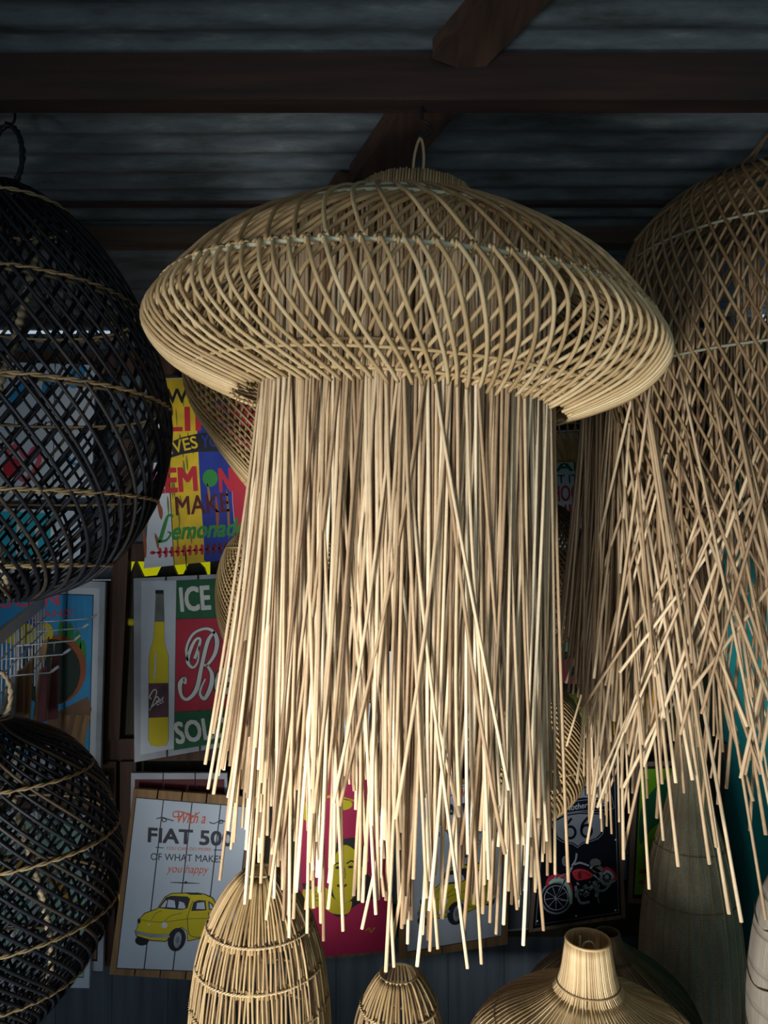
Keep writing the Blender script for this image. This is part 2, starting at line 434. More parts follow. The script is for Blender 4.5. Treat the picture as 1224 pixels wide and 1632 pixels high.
# rafter, skewed: two lengths either side of the main beam
def rafter(name, a, b, w, h):
    mb = MB(); a = np.array(a); b = np.array(b); d = b - a; d /= np.linalg.norm(d); sd = np.array([d[1], -d[0], 0]); sd /= np.linalg.norm(sd); up = np.array([0, 0, h])
    v = [a - sd * w / 2, a + sd * w / 2, b + sd * w / 2, b - sd * w / 2]; v += [p + up for p in v]
    mb.add(v, [(0, 3, 2, 1), (4, 5, 6, 7), (0, 1, 5, 4), (1, 2, 6, 5), (2, 3, 7, 6), (3, 0, 4, 7)]); structure(name, mb, 'rafter')
rafter('trim_6', (.75, .2, EYE + .93), (.125, 1.318, EYE + .825), .095, .035)
rafter('trim_7', (.105, 1.364, EYE + .80), (-.03, 1.70, EYE + .785), .10, .045)
rafter('trim_8', (-.06, 1.72, EYE + .78), (-.11, 1.83, EYE + .765), .10, .045)

# side and front walls
mb = MB(); mb.box((XR, YF, 0), (XR + .06, YB + .3, 2.68)); structure('wall_right', mb, 'teal')
mb = MB(); mb.box((XL - .06, YF, 0), (XL, YB + .3, 2.68)); structure('wall_left', mb, 'plaster')
# shop front behind the camera: piers and lintel around a wide opening
mb = MB(); mb.box((XL, YF - .06, 0), (-1.75, YF, 3.1)); mb.box((1.0, YF - .06, 0), (XR, YF, 3.1)); mb.box((-1.75, YF - .06, 2.25), (1.0, YF, 3.1))
structure('wall_front', mb, 'plaster')
# back wall: painted lower boarding, dark upper boarding
zt = W(0, 1493, YB)[2]
mb = MB()
for i in range(18):
    x0 = XL + i * .194; mb.box((x0 + .0008, YB, 0), (x0 + .1932, YB + .02, zt))
mb.box((XL, YB + .02, 0), (XR, YB + .03, zt)); structure('wall_back', mb, 'wallblue')
def pxboard(name, pts, Y, depth, mat):
    mb = MB(); mb.slab([W(x, y, Y) for x, y in pts][::-1], depth); return structure(name, mb, mat)
# dark boards, leaving the slit by the posts and the toothed gap open
zt2 = W(0, 1493, YB)[1]
pxboard('wall_back_boards', [(-560, 1493), (184, 1493), (184, 1205), (186, 1000), (186, 925), (-560, 925)], YB, .02, 'darkboard')
pxboard('wall_back_boards', [(190, 1493), (1200, 1493), (1200, 935), (335, 935), (325, 905), (313, 893), (303, 893), (292, 915), (282, 916), (272, 893),
                             (262, 893), (250, 917), (228, 919), (216, 893), (205, 920), (190, 925)], YB, .02, 'darkboard')
pxboard('wall_back_boards', [(335, 937), (1200, 937), (1200, 525), (335, 525)], YB, .02, 'darkboard')
pxboard('wall_back_boards', [(235, 893), (337, 893), (337, 525), (235, 525)], YB + .021, .02, 'darkboard')
pxboard('wall_back_sheet', [(-560, 924), (185, 924), (185, 800), (235, 800), (235, 532), (-560, 532)], YB + .002, .006, 'panelblue')
pxboard('wall_back_sheet', [(180, 890), (236, 890), (236, 790), (180, 790)], YB + .002, .006, 'panelblue')
# yellow tarpaulin hung outside behind the boards
mb = MB(); mb.slab([W(x, y, YB + .16) for x, y in ((222, 560), (420, 560), (420, 1520), (150, 1520))][::-1], .003)
o = mb.build('tarpaulin', 'tarp', None, W(285, 1520, YB + .16)); tag(o, 'yellow tarpaulin glowing through the gaps above the beer sign', 'tarpaulin')
# posts and rails in front of the boards
def bar(name, pts, Y, depth, mat='post'): return pxboard(name, pts, Y, depth, mat)
bar('trim_9', [(189, 700), (213, 700), (190, 1180), (163, 1180)], YB - .045, .04)
bar('trim_10', [(163, 1214), (185, 1214), (182, 1540), (155, 1540)], YB - .045, .04)
bar('trim_11', [(191, 1214), (217, 1214), (212, 1540), (190, 1540)], YB - .045, .04)
bar('trim_12', [(-300, 866), (233, 866), (233, 895), (-300, 895)], YB - .02, .018)
bar('trim_13', [(-200, 1180), (460, 1176), (460, 1212), (-200, 1214)], YB - .03, .028)
bar('trim_14', [(-300, 560), (1200, 560), (1200, 596), (-300, 596)], YB - .03, .028)
bar('trim_15', [(500, 900), (1180, 900), (1180, 930), (500, 930)], YB - .03, .028)
bar('trim_16', [(500, 1185), (1180, 1185), (1180, 1212), (500, 1212)], YB - .03, .028)
mb = MB(); p = [W(186, 991, YB - .004), W(218, 991, YB - .004)]; mb.tube([p[0], p[1]], .014, 10, tone=.5)
o = mb.build('pipe', 'yellow', None, p[0]); tag(o, 'short yellow pipe showing between the wooden post and the beer sign', 'pipe')

# ================================================================== SIGNS
# --- lemon sign
s = Sign('plank_sign', 'bright striped plank sign about lemons in yellow, white, blue and red', [(258, 603), (428, 598), (422, 886), (229, 906)], 2.60, 'whitepale', 4)
st = s.c
s.shape([(259, 604), (318, 603), (325, 896), (277, 901), (268, 740), (262, 690)], 'yellowsign', 'painted_panel', 1)
s.shape([(258, 690), (264, 690), (270, 745), (278, 901), (230, 905), (238, 800)], 'white', 'painted_panel', 1)
s.shape([(312, 640), (364, 640), (370, 800), (378, 891), (327, 896), (318, 760)], 'deepblue', 'painted_panel', 2)
s.shape([(364, 640), (427, 640), (421, 886), (379, 890), (371, 800)], 'crimson', 'painted_panel', 2)
s.shape([(318, 603), (427, 598), (427, 640), (312, 641)], 'yellowsign', 'painted_panel', 1)
for x0, y0, x1, y1, w in ((236, 800, 234, 840, 4), (252, 800, 257, 828, 7), (247, 850, 252, 875, 5), (240, 790, 245, 812, 4), (228, 840, 232, 890, 5), (330, 770, 334, 800, 4), (344, 790, 347, 850, 5), (361, 780, 365, 860, 4)):
    s.line([(x0, y0), ((x0 + x1) / 2 + 1, (y0 + y1) / 2), (x1, y1)], w, 'rust' if w != 4 else 'pine', 'painted_panel', 3, taper=True)
for i in range(26):
    x = random.uniform(265, 312); y = random.uniform(610, 880); s.line([(x, y), (x + 1, y + 12), (x + 2, y + random.uniform(20, 34))], random.uniform(2, 4), 'olive', 'painted_panel', 2, taper=True)
s.shape([(243, 738), (250, 722), (262, 709), (290, 697), (315, 691), (350, 688), (352, 719), (316, 720), (290, 724), (262, 733), (250, 737)], 'black', 'lettering', 3)
s.text('WHEN', 266, 642, 360, 640, 22, 'black', bold=.03)
s.text('LIFE', 262, 687, 372, 684, 37, 'red', bold=.03)
s.text('GIVES', 253, 728, 316, 713, 19, 'yellowsign', lay=4, bold=.02)
s.text('YOU', 322, 713, 362, 710, 19, 'deepblue', lay=4, bold=.02)
s.text('LEM', 244, 786, 314, 781, 37, 'red', bold=.045)
s.disc(335, 762, 12, 14, 'brightgreen', 'lettering', 3); s.text('NS', 351, 783, 385, 781, 36, 'red', bold=.04)
s.text('MAKE', 281, 821, 366, 815, 29, 'maroon', bold=.02)
s.text('LEM', 281, 821, 281.1, 821, .01, 'maroon')
s.line([(276, 823), (268, 822), (262, 838), (256, 858), (252, 863), (262, 862), (268, 858), (272, 850), (267, 848)], [5, 4, 6, 6, 5, 4, 3, 3, 2], 'brightgreen', 'lettering', 4)
s.text('emonade', 275, 860, 392, 852, 27, 'brightgreen', shear=.35, bold=.035, lay=4)
s.line([(243, 881), (300, 878), (376, 871)], 1.6, 'red', 'lettering', 4)
for i in range(13):
    x = 251 + i * 9.6; y = 881 - i * .75
    for d in (-1, 1): s.line([(x, y), (x + 4, y + d * 3), (x + 3, y + d * 8)], [2, 5, 3], 'red' if i < 8 else 'maroon', 'lettering', 4)
s.disc(243, 881, 4, 3, 'red', 'lettering', 4)
s.done()
# --- toucan sign
s = Sign('plank_sign', 'sky blue toucan sign in a white frame with pink letters behind the wire rack', [(-75, 921), (168, 927), (160, 1231), (-80, 1215)], 2.62, 'frameg', 4)
s.panel(.03, .035, .965, .975, 'white', lay=1)
s.panel(.08, .07, .925, .94, 'navy', lay=2); s.panel(.085, .075, .92, .935, 'blue', lay=3)
s.text('TOUCAN', -52, 970, 94, 964, 21, 'pink', bold=.04, lay=5)
s.text('ISLAND', 44, 987, 116, 981, 11, 'pink', bold=.02, lay=5)
s.disc(48, 1012, 30, 25, 'deepblue', lay=4); s.disc(30, 1010, 32, 18, 'yellow', lay=5); s.disc(74, 1008, 11, 15, 'yellow', lay=6)
s.disc(88, 1068, 49, 56, 'rust', lay=5, rot=.2); s.disc(80, 1072, 48, 54, 'darkgreen', lay=6, rot=.2)
for x, y, a in ((98, 990, -.1), (112, 992, .25), (124, 1005, .5), (132, 1020, .4)):
    s.shape([(x - 6, y + 42), (x - 5, y + 10), (x, y), (x + 5, y + 12), (x + 4, y + 42)], 'brightgreen', lay=4, smooth=True)
s.shape([(60, 1180), (80, 1140), (140, 1110), (146, 1130), (130, 1200), (60, 1210)], 'umber', lay=4)
for x in (94, 112, 126): s.line([(x, 1215), (x + 6, 1175), (x + 14, 1140)], 9, 'pine', lay=5)
s.done()
# --- beer sign
s = Sign('plank_sign', 'white framed beer sign with a tall yellow bottle and a red square', [(213, 922), (470, 909), (476, 1169), (214, 1215)], 2.62, 'frameg', 5)
s.panel(.045, .05, .96, .955, 'navy', lay=1)
s.shape([(225, 926), (281, 925), (277, 1193), (224, 1203)], 'white', 'painted_panel', 2)
s.shape([(281, 925), (460, 917), (460, 982), (281, 986)], 'green', 'painted_panel', 2)
s.shape([(281, 987), (460, 982), (465, 1124), (279, 1134)], 'crimson', 'painted_panel', 2)
s.shape([(279, 1135), (465, 1126), (465, 1165), (277, 1196)], 'green', 'painted_panel', 2)
s.text('ICE COLD', 289, 974, 440, 962, 37, 'cream', bold=.035, lay=4)
s.text('SOLD HERE', 282, 1185, 452, 1160, 33, 'cream', bold=.035, lay=4)
Q = lambda p: A(p, 200, 900, 4.945)
s.line(Q([(235, 215), (300, 215)]), 6, 'enamel', 'bottle_painting', 5)
body = [(240, 232), (300, 232), (305, 440), (305, 600), (318, 660), (337, 720), (337, 1380), (318, 1425), (262, 1435), (205, 1425), (182, 1380), (187, 730), (200, 660), (218, 600), (230, 440)]
s.shape([((x - 260) * 1.06 + 260, y) for x, y in []] or Q([((x - 262) * 1.04 + 262, y) for x, y in body]), 'navy', 'bottle_painting', 3)
s.shape(Q(body), 'yellow', 'bottle_painting', 4)
s.shape(Q([(238, 228), (302, 228), (305, 450), (229, 450)]), 'bottlegrey', 'bottle_painting', 5)
s.shape(Q([(181, 935), (338, 932), (338, 1200), (181, 1208)]), 'labelp', 'bottle_painting', 5)
s.line(Q([(240, 700), (228, 900)]), 2.5, 'whitepale', 'bottle_painting', 5); 
s.line(Q([(205, 1060), (190, 1040), (225, 985), (245, 1010), (205, 1120), (190, 1150), (200, 1130), (245, 1085), (262, 1060), (250, 1040), (228, 1062)]), 1.6, 'cream', 'bottle_painting', 6)
s.text('eer', *Q([(250, 1112)])[0], *Q([(318, 1075)])[0], 12, 'cream', 'bottle_painting', 6, shear=.3)
for w, m, l in ((1.45, 'navy', 4), (1.0, 'cream', 5)):
    s.line(Q([(545, 740), (590, 600), (560, 585), (520, 650), (490, 760), (530, 810), (570, 760), (580, 640)]), [5 * w, 4 * w, 4 * w, 5 * w, 6 * w, 4 * w, 3 * w, 2 * w], m, 'lettering', l)
    s.line(Q([(490, 760), (480, 660), (530, 550), (620, 505), (690, 525), (722, 600), (705, 700), (650, 785), (615, 790)]), [3 * w, 4 * w, 4 * w, 4 * w, 5 * w, 7 * w, 6 * w, 4 * w, 3 * w], m, 'lettering', l)
    s.line(Q([(640, 790), (680, 860), (672, 960), (625, 1055), (588, 1020), (600, 960), (630, 900)]), [3 * w, 6 * w, 7 * w, 6 * w, 4 * w, 3 * w, 2 * w], m, 'lettering', l)
    s.line(Q([(708, 522), (650, 600), (600, 800), (560, 980), (490, 1060), (440, 1030), (430, 940), (465, 900), (470, 940)]), [3 * w, 6 * w, 6 * w, 7 * w, 5 * w, 5 * w, 7 * w, 7 * w, 4 * w], m, 'lettering', l)
s.text('eer', 344, 1106, 444, 1100, 62, 'navy', shear=.3, bold=.06, lay=3); s.text('eer', 344, 1106, 444, 1100, 62, 'cream', shear=.3, bold=.02, lay=5)
s.done()
# --- car signs
def car(s, T):
    Q = lambda p: T(A(p, 170, 1230, 4.664))
    P = 'car_painting'
    s.disc(*Q([(262, 1255)])[0], 11, 8, 'black', P, 3); s.disc(*Q([(790, 1205)])[0], 8, 9, 'black', P, 3)
    s.shape(Q([(205, 1190), (225, 1160), (235, 1100), (280, 1050), (375, 1015), (430, 930), (480, 903), (600, 898), (720, 905), (790, 935), (820, 990), (838, 1060), (846, 1130), (835, 1200), (800, 1225), (700, 1240), (600, 1262), (595, 1190), (560, 1160), (520, 1175), (480, 1230), (440, 1265), (330, 1258), (220, 1225)]), 'navy', P, 4)
    s.shape(Q([(210, 1188), (230, 1160), (240, 1100), (284, 1055), (378, 1020), (434, 936), (482, 908), (600, 903), (718, 910), (785, 940), (814, 992), (832, 1060), (840, 1130), (830, 1195), (798, 1219), (700, 1234), (604, 1255), (600, 1188), (560, 1154), (516, 1168), (474, 1226), (438, 1258), (330, 1250), (224, 1218)]), 'yellow', P, 5)
    s.shape(Q([(385, 1012), (440, 935), (480, 922), (600, 928), (620, 945), (600, 1015), (560, 1026), (470, 1022)]), 'navy', P, 6)
    s.shape(Q([(400, 1006), (440, 955), (450, 960), (435, 1008)]), 'whitepale', P, 7)
    s.shape(Q([(447, 1006), (458, 950), (505, 958), (512, 1012)]), 'whitepale', P, 7)
    s.shape(Q([(530, 1016), (540, 962), (575, 975), (588, 1010), (570, 1018)]), 'whitepale', P, 7)
    s.shape(Q([(628, 1035), (645, 970), (680, 955), (735, 958), (742, 1030)]), 'navy', P, 6)
    s.shape(Q([(665, 1020), (672, 975), (725, 968), (732, 1022)]), 'whitepale', P, 7)
    s.shape(Q([(760, 1028), (755, 960), (790, 985), (802, 1025)]), 'navy', P, 6); s.shape(Q([(767, 1020), (764, 975), (784, 992), (792, 1020)]), 'whitepale', P, 7)
    s.shape(Q([(585, 902), (680, 900), (715, 915), (620, 914)]), 'darkgreen', P, 6)
    s.shape(Q([(205, 1180), (330, 1205), (465, 1212), (470, 1232), (330, 1232), (212, 1205)]), 'steelp', P, 7)
    s.line(Q([(240, 1098), (400, 1118), (600, 1095), (760, 1090)]), .9, 'olive', P, 6); s.line(Q([(330, 1105), (370, 1050), (410, 1035)]), .9, 'olive', P, 6)
    s.line(Q([(430, 1110), (480, 1070), (560, 1050)]), .9, 'olive', P, 6); s.line(Q([(640, 960), (610, 1050), (600, 1100), (625, 1220), (760, 1205), (755, 1040)]), .9, 'navy', P, 6)
    s.disc(*Q([(430, 1140)])[0], 5, 5, 'cream', P, 7); s.disc(*Q([(240, 1110)])[0], 2.5, 4, 'navy', P, 7); s.disc(*Q([(315, 1135)])[0], 2.5, 1.5, 'cream', P, 7)
    s.disc(*Q([(520, 1248)])[0], 14, 19, 'navy', P, 6, rot=.25); s.disc(*Q([(527, 1250)])[0], 6, 13, 'steelp', P, 7, rot=.15); s.disc(*Q([(527, 1250)])[0], 3, 6, 'slate', P, 8, rot=.15)
def carsign_text(s, T):
    Q = lambda p: T(A(p, 170, 1230, 4.664))
    def t(txt, a, b, h, mat, **k): (x0, y0), (x1, y1) = Q([a, b]); s.text(txt, x0, y0, x1, y1, h, mat, **k)
    t('With a', (528, 380), (735, 384), 17, 'orange', shear=.35, bold=.01)
    s.line(Q([(560, 330), (500, 335), (500, 300), (560, 300), (640, 330), (690, 300)]), 1.6, 'orange', 'lettering', 4)
    s.line(Q([(370, 350), (420, 340), (445, 365), (415, 370), (420, 345), (460, 355), (498, 366)]), 1.4, 'navy', 'lettering', 4)
    s.line(Q([(762, 375), (800, 385), (850, 360), (862, 380), (838, 382), (850, 365), (888, 372)]), 1.4, 'navy', 'lettering', 4)
    t('FIAT 500', (308, 520), (935, 552), 22, 'navy', bold=.045)
    t('YOU CAN DO MORE', (442, 580), (775, 590), 5, 'orange')
    s.line(Q([(362, 562), (424, 566)]), 1, 'navy', 'lettering', 4); s.line(Q([(795, 582), (858, 583)]), 1.2, 'navy', 'lettering', 4)
    t('OF WHAT MAKES', (326, 655), (860, 676), 11, 'navy', bold=.005)
    t('you happy', (443, 748), (760, 756), 13, 'orange', shear=.35)
    s.line(Q([(470, 822), (560, 826), (690, 830)]), [.5, 1.8, .5], 'navy', 'lettering', 4); s.disc(*Q([(588, 824)])[0], 2.2, 2.2, 'navy', 'lettering', 5)
T0 = lambda p: p
s = Sign('plank_sign', 'wooden sign with a yellow car and blue-black letters, left beside the tall basket', [(213, 1257), (408, 1271), (376, 1567), (174, 1553)], 2.58, 'pine', 5)
s.shape([(216, 1270.5), (398, 1285.5), (368, 1551), (185, 1544)], 'navy', 'painted_panel', 1)
for a, b in ((0, .235), (.245, .49), (.5, .745), (.755, 1)):
    L = lambda u, v: (np.array([217.5, 1272]) * (1 - u) + np.array([396.5, 1287]) * u) * (1 - v) + (np.array([186.5, 1542.5]) * (1 - u) + np.array([366.5, 1549.5]) * u) * v
    s.shape([L(a, 0), L(b, 0), L(b, 1), L(a, 1)], 'whitepale', 'painted_panel', 2)
car(s, T0); carsign_text(s, T0); s.done()
T1 = lambda p: [(x + 446, y - .19 * (x - 213) - 27) for x, y in p]
s = Sign('plank_sign', 'wooden sign with a yellow car on pale blue, hung just left of the motorcycle sign', [(640, 1254), (812, 1232), (809, 1505), (635, 1530)], 2.58, 'pine', 5)
s.shape([(651, 1259), (802, 1242), (800, 1492), (648, 1518)], 'navy', 'painted_panel', 1)
for a, b in ((0, .235), (.24, .62), (.625, 1)):
    L = lambda u, v: (np.array([652, 1260]) * (1 - u) + np.array([801, 1243]) * u) * (1 - v) + (np.array([649, 1516.5]) * (1 - u) + np.array([799, 1491]) * u) * v
    s.shape([L(a, 0), L(b, 0), L(b, 1), L(a, 1)], 'whitepale', 'painted_panel', 2)
T2 = lambda p: [((x - 213) * .92 + 664, y - .19 * (x - 213) - 29) for x, y in p]
car(s, T2); carsign_text(s, lambda p: [((x - 235) * .88 + 688, y - .12 * (x - 213) - 32) for x, y in p]); s.done()
# --- maroon sign behind the first car sign
s = Sign('plank_sign', 'maroon sign in a grey frame, only its top showing above the car sign', [(209, 1232), (362, 1232), (364, 1430), (205, 1440)], 2.625, 'frameg', 3)
s.panel(.04, .05, .97, .96, 'maroon'); s.done()
# --- red sign with a face
s = Sign('plank_sign', 'raspberry red sign with a yellow-faced dark-haired figure holding a cup', [(476, 1216), (626, 1212), (624, 1519), (474, 1533)], 2.58, 'pinedark', 1)
s.panel(.03, .02, .95, .985, 'magenta'); s.panel(.1, .02, .93, .10, 'crimson', lay=2)
Q = lambda p: A(p, 460, 1190, 4.665)
P = 'figure_painting'
s.shape(Q([(300, 900), (310, 780), (380, 700), (500, 680), (560, 760), (560, 900), (640, 1020), (640, 1120), (560, 1150), (470, 1200), (420, 1260), (330, 1240), (300, 1050)]), 'black', P, 2, smooth=True)
s.shape(Q([(330, 900), (350, 800), (420, 730), (510, 790), (530, 880), (560, 900), (560, 960), (520, 1000), (480, 1120), (400, 1170), (340, 1120), (320, 1000)]), 'yellow', P, 3, smooth=True)
s.shape(Q([(110, 1060), (190, 1040), (280, 1050), (330, 1120), (400, 1170), (470, 1150), (440, 1240), (330, 1240), (240, 1190), (150, 1210), (115, 1150)]), 'yellow', P, 4, smooth=True)
s.shape(Q([(100, 1020), (200, 1020), (195, 1060), (110, 1060)]), 'black', P, 5)
s.line(Q([(430, 870), (470, 850), (500, 875)]), 2, 'black', P, 5); s.line(Q([(340, 880), (370, 865), (395, 880)]), 2, 'black', P, 5)
s.disc(*Q([(460, 895)])[0], 4, 2, 'black', P, 5); s.disc(*Q([(365, 900)])[0], 4, 2, 'black', P, 5)
s.line(Q([(360, 1030), (400, 1045), (430, 1025)]), 3, 'maroon', P, 5); s.line(Q([(415, 900), (420, 970), (395, 985)]), 1.2, 'olive', P, 5)
for y in (1080, 1110, 1140): s.line(Q([(190, y), (240, y + 5)]), 1, 'olive', P, 6)
s.disc(*Q([(150, 480)])[0], 13, 16, 'yellow', P, 2); s.line(Q([(210, 400), (330, 370), (560, 420)]), 4, 'yellowsign', P, 2); s.disc(*Q([(400, 430)])[0], 16, 9, 'yellow', P, 2)
s.line(Q([(570, 1370), (600, 1350), (610, 1380), (640, 1345)]), 2.5, 'amber', P, 3); s.done()
# --- motorcycle sign
s = Sign('framed_sign', 'black road-shield sign with a red and cream motorcycle below it', [(862, 1212), (986, 1208), (997, 1463), (843, 1486)], 2.56, 'pinedark', 1)
s.shape([(870, 1224), (982, 1221), (990, 1458), (849, 1480)], 'enamel', 'enamel_plate', 2)
s.line([(873, 1228), (979, 1225), (986, 1454), (854, 1474)], 1.2, 'slate', 'enamel_plate', 3, smooth=False, closed=True)
Q = lambda p: A(p, 840, 1200, 5.564)
s.shape(Q([(270, 400), (300, 330), (380, 290), (430, 240), (500, 255), (580, 240), (640, 290), (700, 380), (640, 400), (500, 395), (400, 410), (300, 430)]), 'slate', 'road_shield', 3)
s.text('ROUTE', *Q([(300, 392)])[0], *Q([(590, 375)])[0], 15, 'enamel', 'road_shield', 5)
s.shape(Q([(205, 590), (230, 560), (330, 530), (470, 515), (590, 520), (685, 525), (690, 620), (680, 720), (640, 770), (560, 800), (500, 815), (448, 855), (400, 820), (300, 800), (240, 750), (225, 660)]), 'enamel', 'road_shield', 3)
sh = Q([(218, 605), (330, 545), (470, 525), (590, 530), (675, 532), (682, 620), (672, 715), (630, 760), (550, 790), (490, 805), (448, 840), (405, 808), (310, 788), (250, 745), (232, 665)])
s.line(sh, 1.3, 'slate', 'road_shield', 4, smooth=False, closed=True)
c = np.mean(sh, axis=0); s.shape([c + (np.array(p) - c) * .9 for p in sh], 'slate', 'road_shield', 5)
for cx, cy, tx, ty in ((383, 705, 395, 580), (527, 692, 540, 572)):
    s.hoop(*Q([(cx, cy)])[0], 8.2, 9.3, 4, 'enamel', 'road_shield', 7); s.line(Q([(cx - 46, cy), (cx - 35, cy - 60), (tx, ty)]), 4, 'enamel', 'road_shield', 7)
s.shape(Q([(150, 530), (300, 470), (480, 420), (720, 405), (760, 470), (730, 500), (500, 500), (300, 540), (170, 590)]), 'enamel', 'road_shield', 6)
s.line(Q([(130, 560), (160, 545), (230, 500), (450, 425), (700, 405), (745, 360), (700, 310)]), 1, 'slate', 'road_shield', 7)
s.line(Q([(170, 600), (300, 545), (500, 512), (750, 498), (762, 440), (740, 350)]), 1, 'slate', 'road_shield', 7)
s.line(Q([(135, 560), (165, 590), (145, 640), (170, 620)]), 1.2, 'slate', 'road_shield', 7)
s.text('The Mother Road', *Q([(225, 545)])[0], *Q([(700, 468)])[0], 9, 'steelp', 'road_shield', 8, shear=.3, bold=.02, bow=2)
P = 'motorcycle_painting'
for cx, cy, rx, ry in ((258, 1285, 24, 25), (708, 1100, 10, 13)):
    x, y = Q([(cx, cy)])[0]
    s.hoop(x, y, rx, ry, 3, 'slate', P, 3, .1); s.hoop(x, y, rx * .78, ry * .78, 1.4, 'steelp', P, 4, .1); s.disc(x, y, 3, 3, 'steelp', P, 5)
    for k in range(9): a = k * PI / 4.5 + .2; s.line([(x, y), (x + rx * .78 * math.cos(a), y + ry * .78 * math.sin(a))], .8, 'steelp', P, 4, smooth=False)
s.line(Q([(178, 1180), (200, 1115), (270, 1090), (350, 1110), (395, 1200), (398, 1290)]), [5, 6, 6, 5, 3, 1.5], 'crimson', P, 6)
s.line(Q([(195, 1160), (240, 1130), (310, 1130), (360, 1180), (385, 1260), (388, 1340)]), [3, 6, 6, 6, 6, 4], 'mint', P, 7)
s.line(Q([(670, 1060), (700, 1030), (750, 1050), (785, 1110), (775, 1140)]), [3, 7, 6, 5, 2], 'crimson', P, 6); s.line(Q([(680, 1075), (710, 1050), (745, 1070), (765, 1110)]), [2, 4, 4, 3], 'mint', P, 7)
s.shape(Q([(400, 1060), (440, 1030), (520, 1035), (585, 1080), (560, 1110), (470, 1130), (430, 1120)]), 'red', P, 7, smooth=True); s.line(Q([(420, 1060), (470, 1050), (560, 1085)]), 1, 'black', P, 8)
s.line(Q([(480, 1040), (420, 1050)]), 1.2, 'pink', P, 9); s.disc(*Q([(468, 1085)])[0], 3, 6, 'maroon', P, 8)
for p, w in (([(265, 1060), (250, 1120), (330, 1075), (360, 1090)], 1.5), ([(400, 1010), (330, 1150), (260, 1285)], 3), ([(370, 1050), (300, 1200), (262, 1290)], 2.5), ([(420, 990), (470, 975), (550, 1000)], 3),
             ([(590, 1080), (650, 1130), (720, 1160), (780, 1130)], 2.5), ([(600, 1210), (680, 1220), (740, 1160)], 3), ([(430, 1180), (450, 1280), (480, 1330), (555, 1320)], 4), ([(615, 1240), (640, 1330)], 1.2),
             ([(300, 1305), (370, 1312)], 1.5), ([(440, 890), (430, 950), (400, 1000)], 3), ([(560, 1010), (620, 1040), (660, 1070)], 5)): s.line(Q(p), w, 'steelp', P, 8)
s.disc(*Q([(335, 958)])[0], 4.5, 8, 'slate', P, 8); s.disc(*Q([(335, 958)])[0], 2.8, 6, 'bottlegrey', P, 9); s.disc(*Q([(605, 975)])[0], 9, 7, 'bottlegrey', P, 8); s.disc(*Q([(625, 1030)])[0], 9, 6, 'bottlegrey', P, 8)
rs = random.Random(3)
for k in range(46):
    s.disc(*Q([(rs.uniform(430, 640), rs.uniform(1140, 1280))])[0], rs.uniform(1, 4), rs.uniform(1, 3), rs.choice(['steelp', 'slate', 'bottlegrey', 'steelp']), P, 8 + k % 3, rot=rs.random() * 3, n=9)
for x, y in ((90, 1490), (435, 1445), (783, 1395), (785, 770), (787, 150)): s.disc(*Q([(x, y)])[0], 1.6, 1.4, 'cream', 'rivets', 4, n=8)
s.done()
# --- green sign
s = Sign('framed_sign', 'lime green sign in a dark frame, half hidden behind the wicker vase', [(1012, 1215), (1090, 1212), (1075, 1440), (1000, 1440)], 2.60, 'pinedark', 1)
s.shape([(1018, 1222), (1088, 1220), (1072, 1432), (1008, 1432)], 'black', 'painted_panel', 1)
s.shape([(1022, 1226), (1086, 1224), (1070, 1424), (1011, 1426)], 'lime', 'painted_panel', 2)
s.shape([(1022, 1290), (1050, 1250), (1075, 1240), (1075, 1290), (1040, 1320), (1020, 1345)], 'green', 'painted_panel', 3, smooth=True)
s.line([(1018, 1389), (1056, 1389)], 6, 'rust', 'lettering', 3); s.line([(1018, 1406), (1056, 1406)], 6, 'rust', 'lettering', 3); s.done()
# --- pink hot rod sign
s = Sign('plank_sign', 'green and mint sign with a pink vintage car above the road-shield sign', [(838, 960), (972, 950), (966, 1160), (842, 1168)], 2.62, 'darkboard', 1)
s.panel(.02, .02, .98, .5, 'mint'); s.panel(.02, .40, .98, .72, 'black', lay=2); s.panel(.02, .72, .98, .98, 'olive', lay=3)
Q = lambda p: A(p, 850, 960, 5.564)
s.shape(Q([(330, 250), (560, 150), (640, 200), (640, 560), (330, 480)]), 'black', lay=3); s.shape(Q([(60, 560), (200, 530), (330, 490), (370, 540), (360, 660), (440, 690), (430, 730), (300, 720), (230, 700), (60, 720)]), 'pink', 'car_painting', 4)
s.shape(Q([(130, 455), (330, 455), (330, 480), (150, 525)]), 'green', 'car_painting', 4)
for x, y, rx, ry in ((185, 695, 9, 20), (480, 660, 11, 24)): a = Q([(x, y)])[0]; s.disc(*a, rx, ry, 'olive', 'car_painting', 5); s.disc(*a, rx * .6, ry * .65, 'black', 'car_painting', 6); s.disc(*a, 3, 5, 'steelp', 'car_painting', 7)
s.disc(*Q([(340, 595)])[0], 5.5, 13, 'steelp', 'car_painting', 6); s.disc(*Q([(340, 595)])[0], 4, 11, 'black', 'car_painting', 7); s.disc(*Q([(335, 595)])[0], 2, 5, 'steelp', 'car_painting', 8)
s.disc(*Q([(460, 660)])[0], 4, 7, 'steelp', 'car_painting', 9); s.disc(*Q([(460, 660)])[0], 2.5, 5, 'black', 'car_painting', 10)
s.text('GARAGE', *Q([(130, 935)])[0], *Q([(500, 915)])[0], 12, 'black', bold=.04, lay=6); s.done()
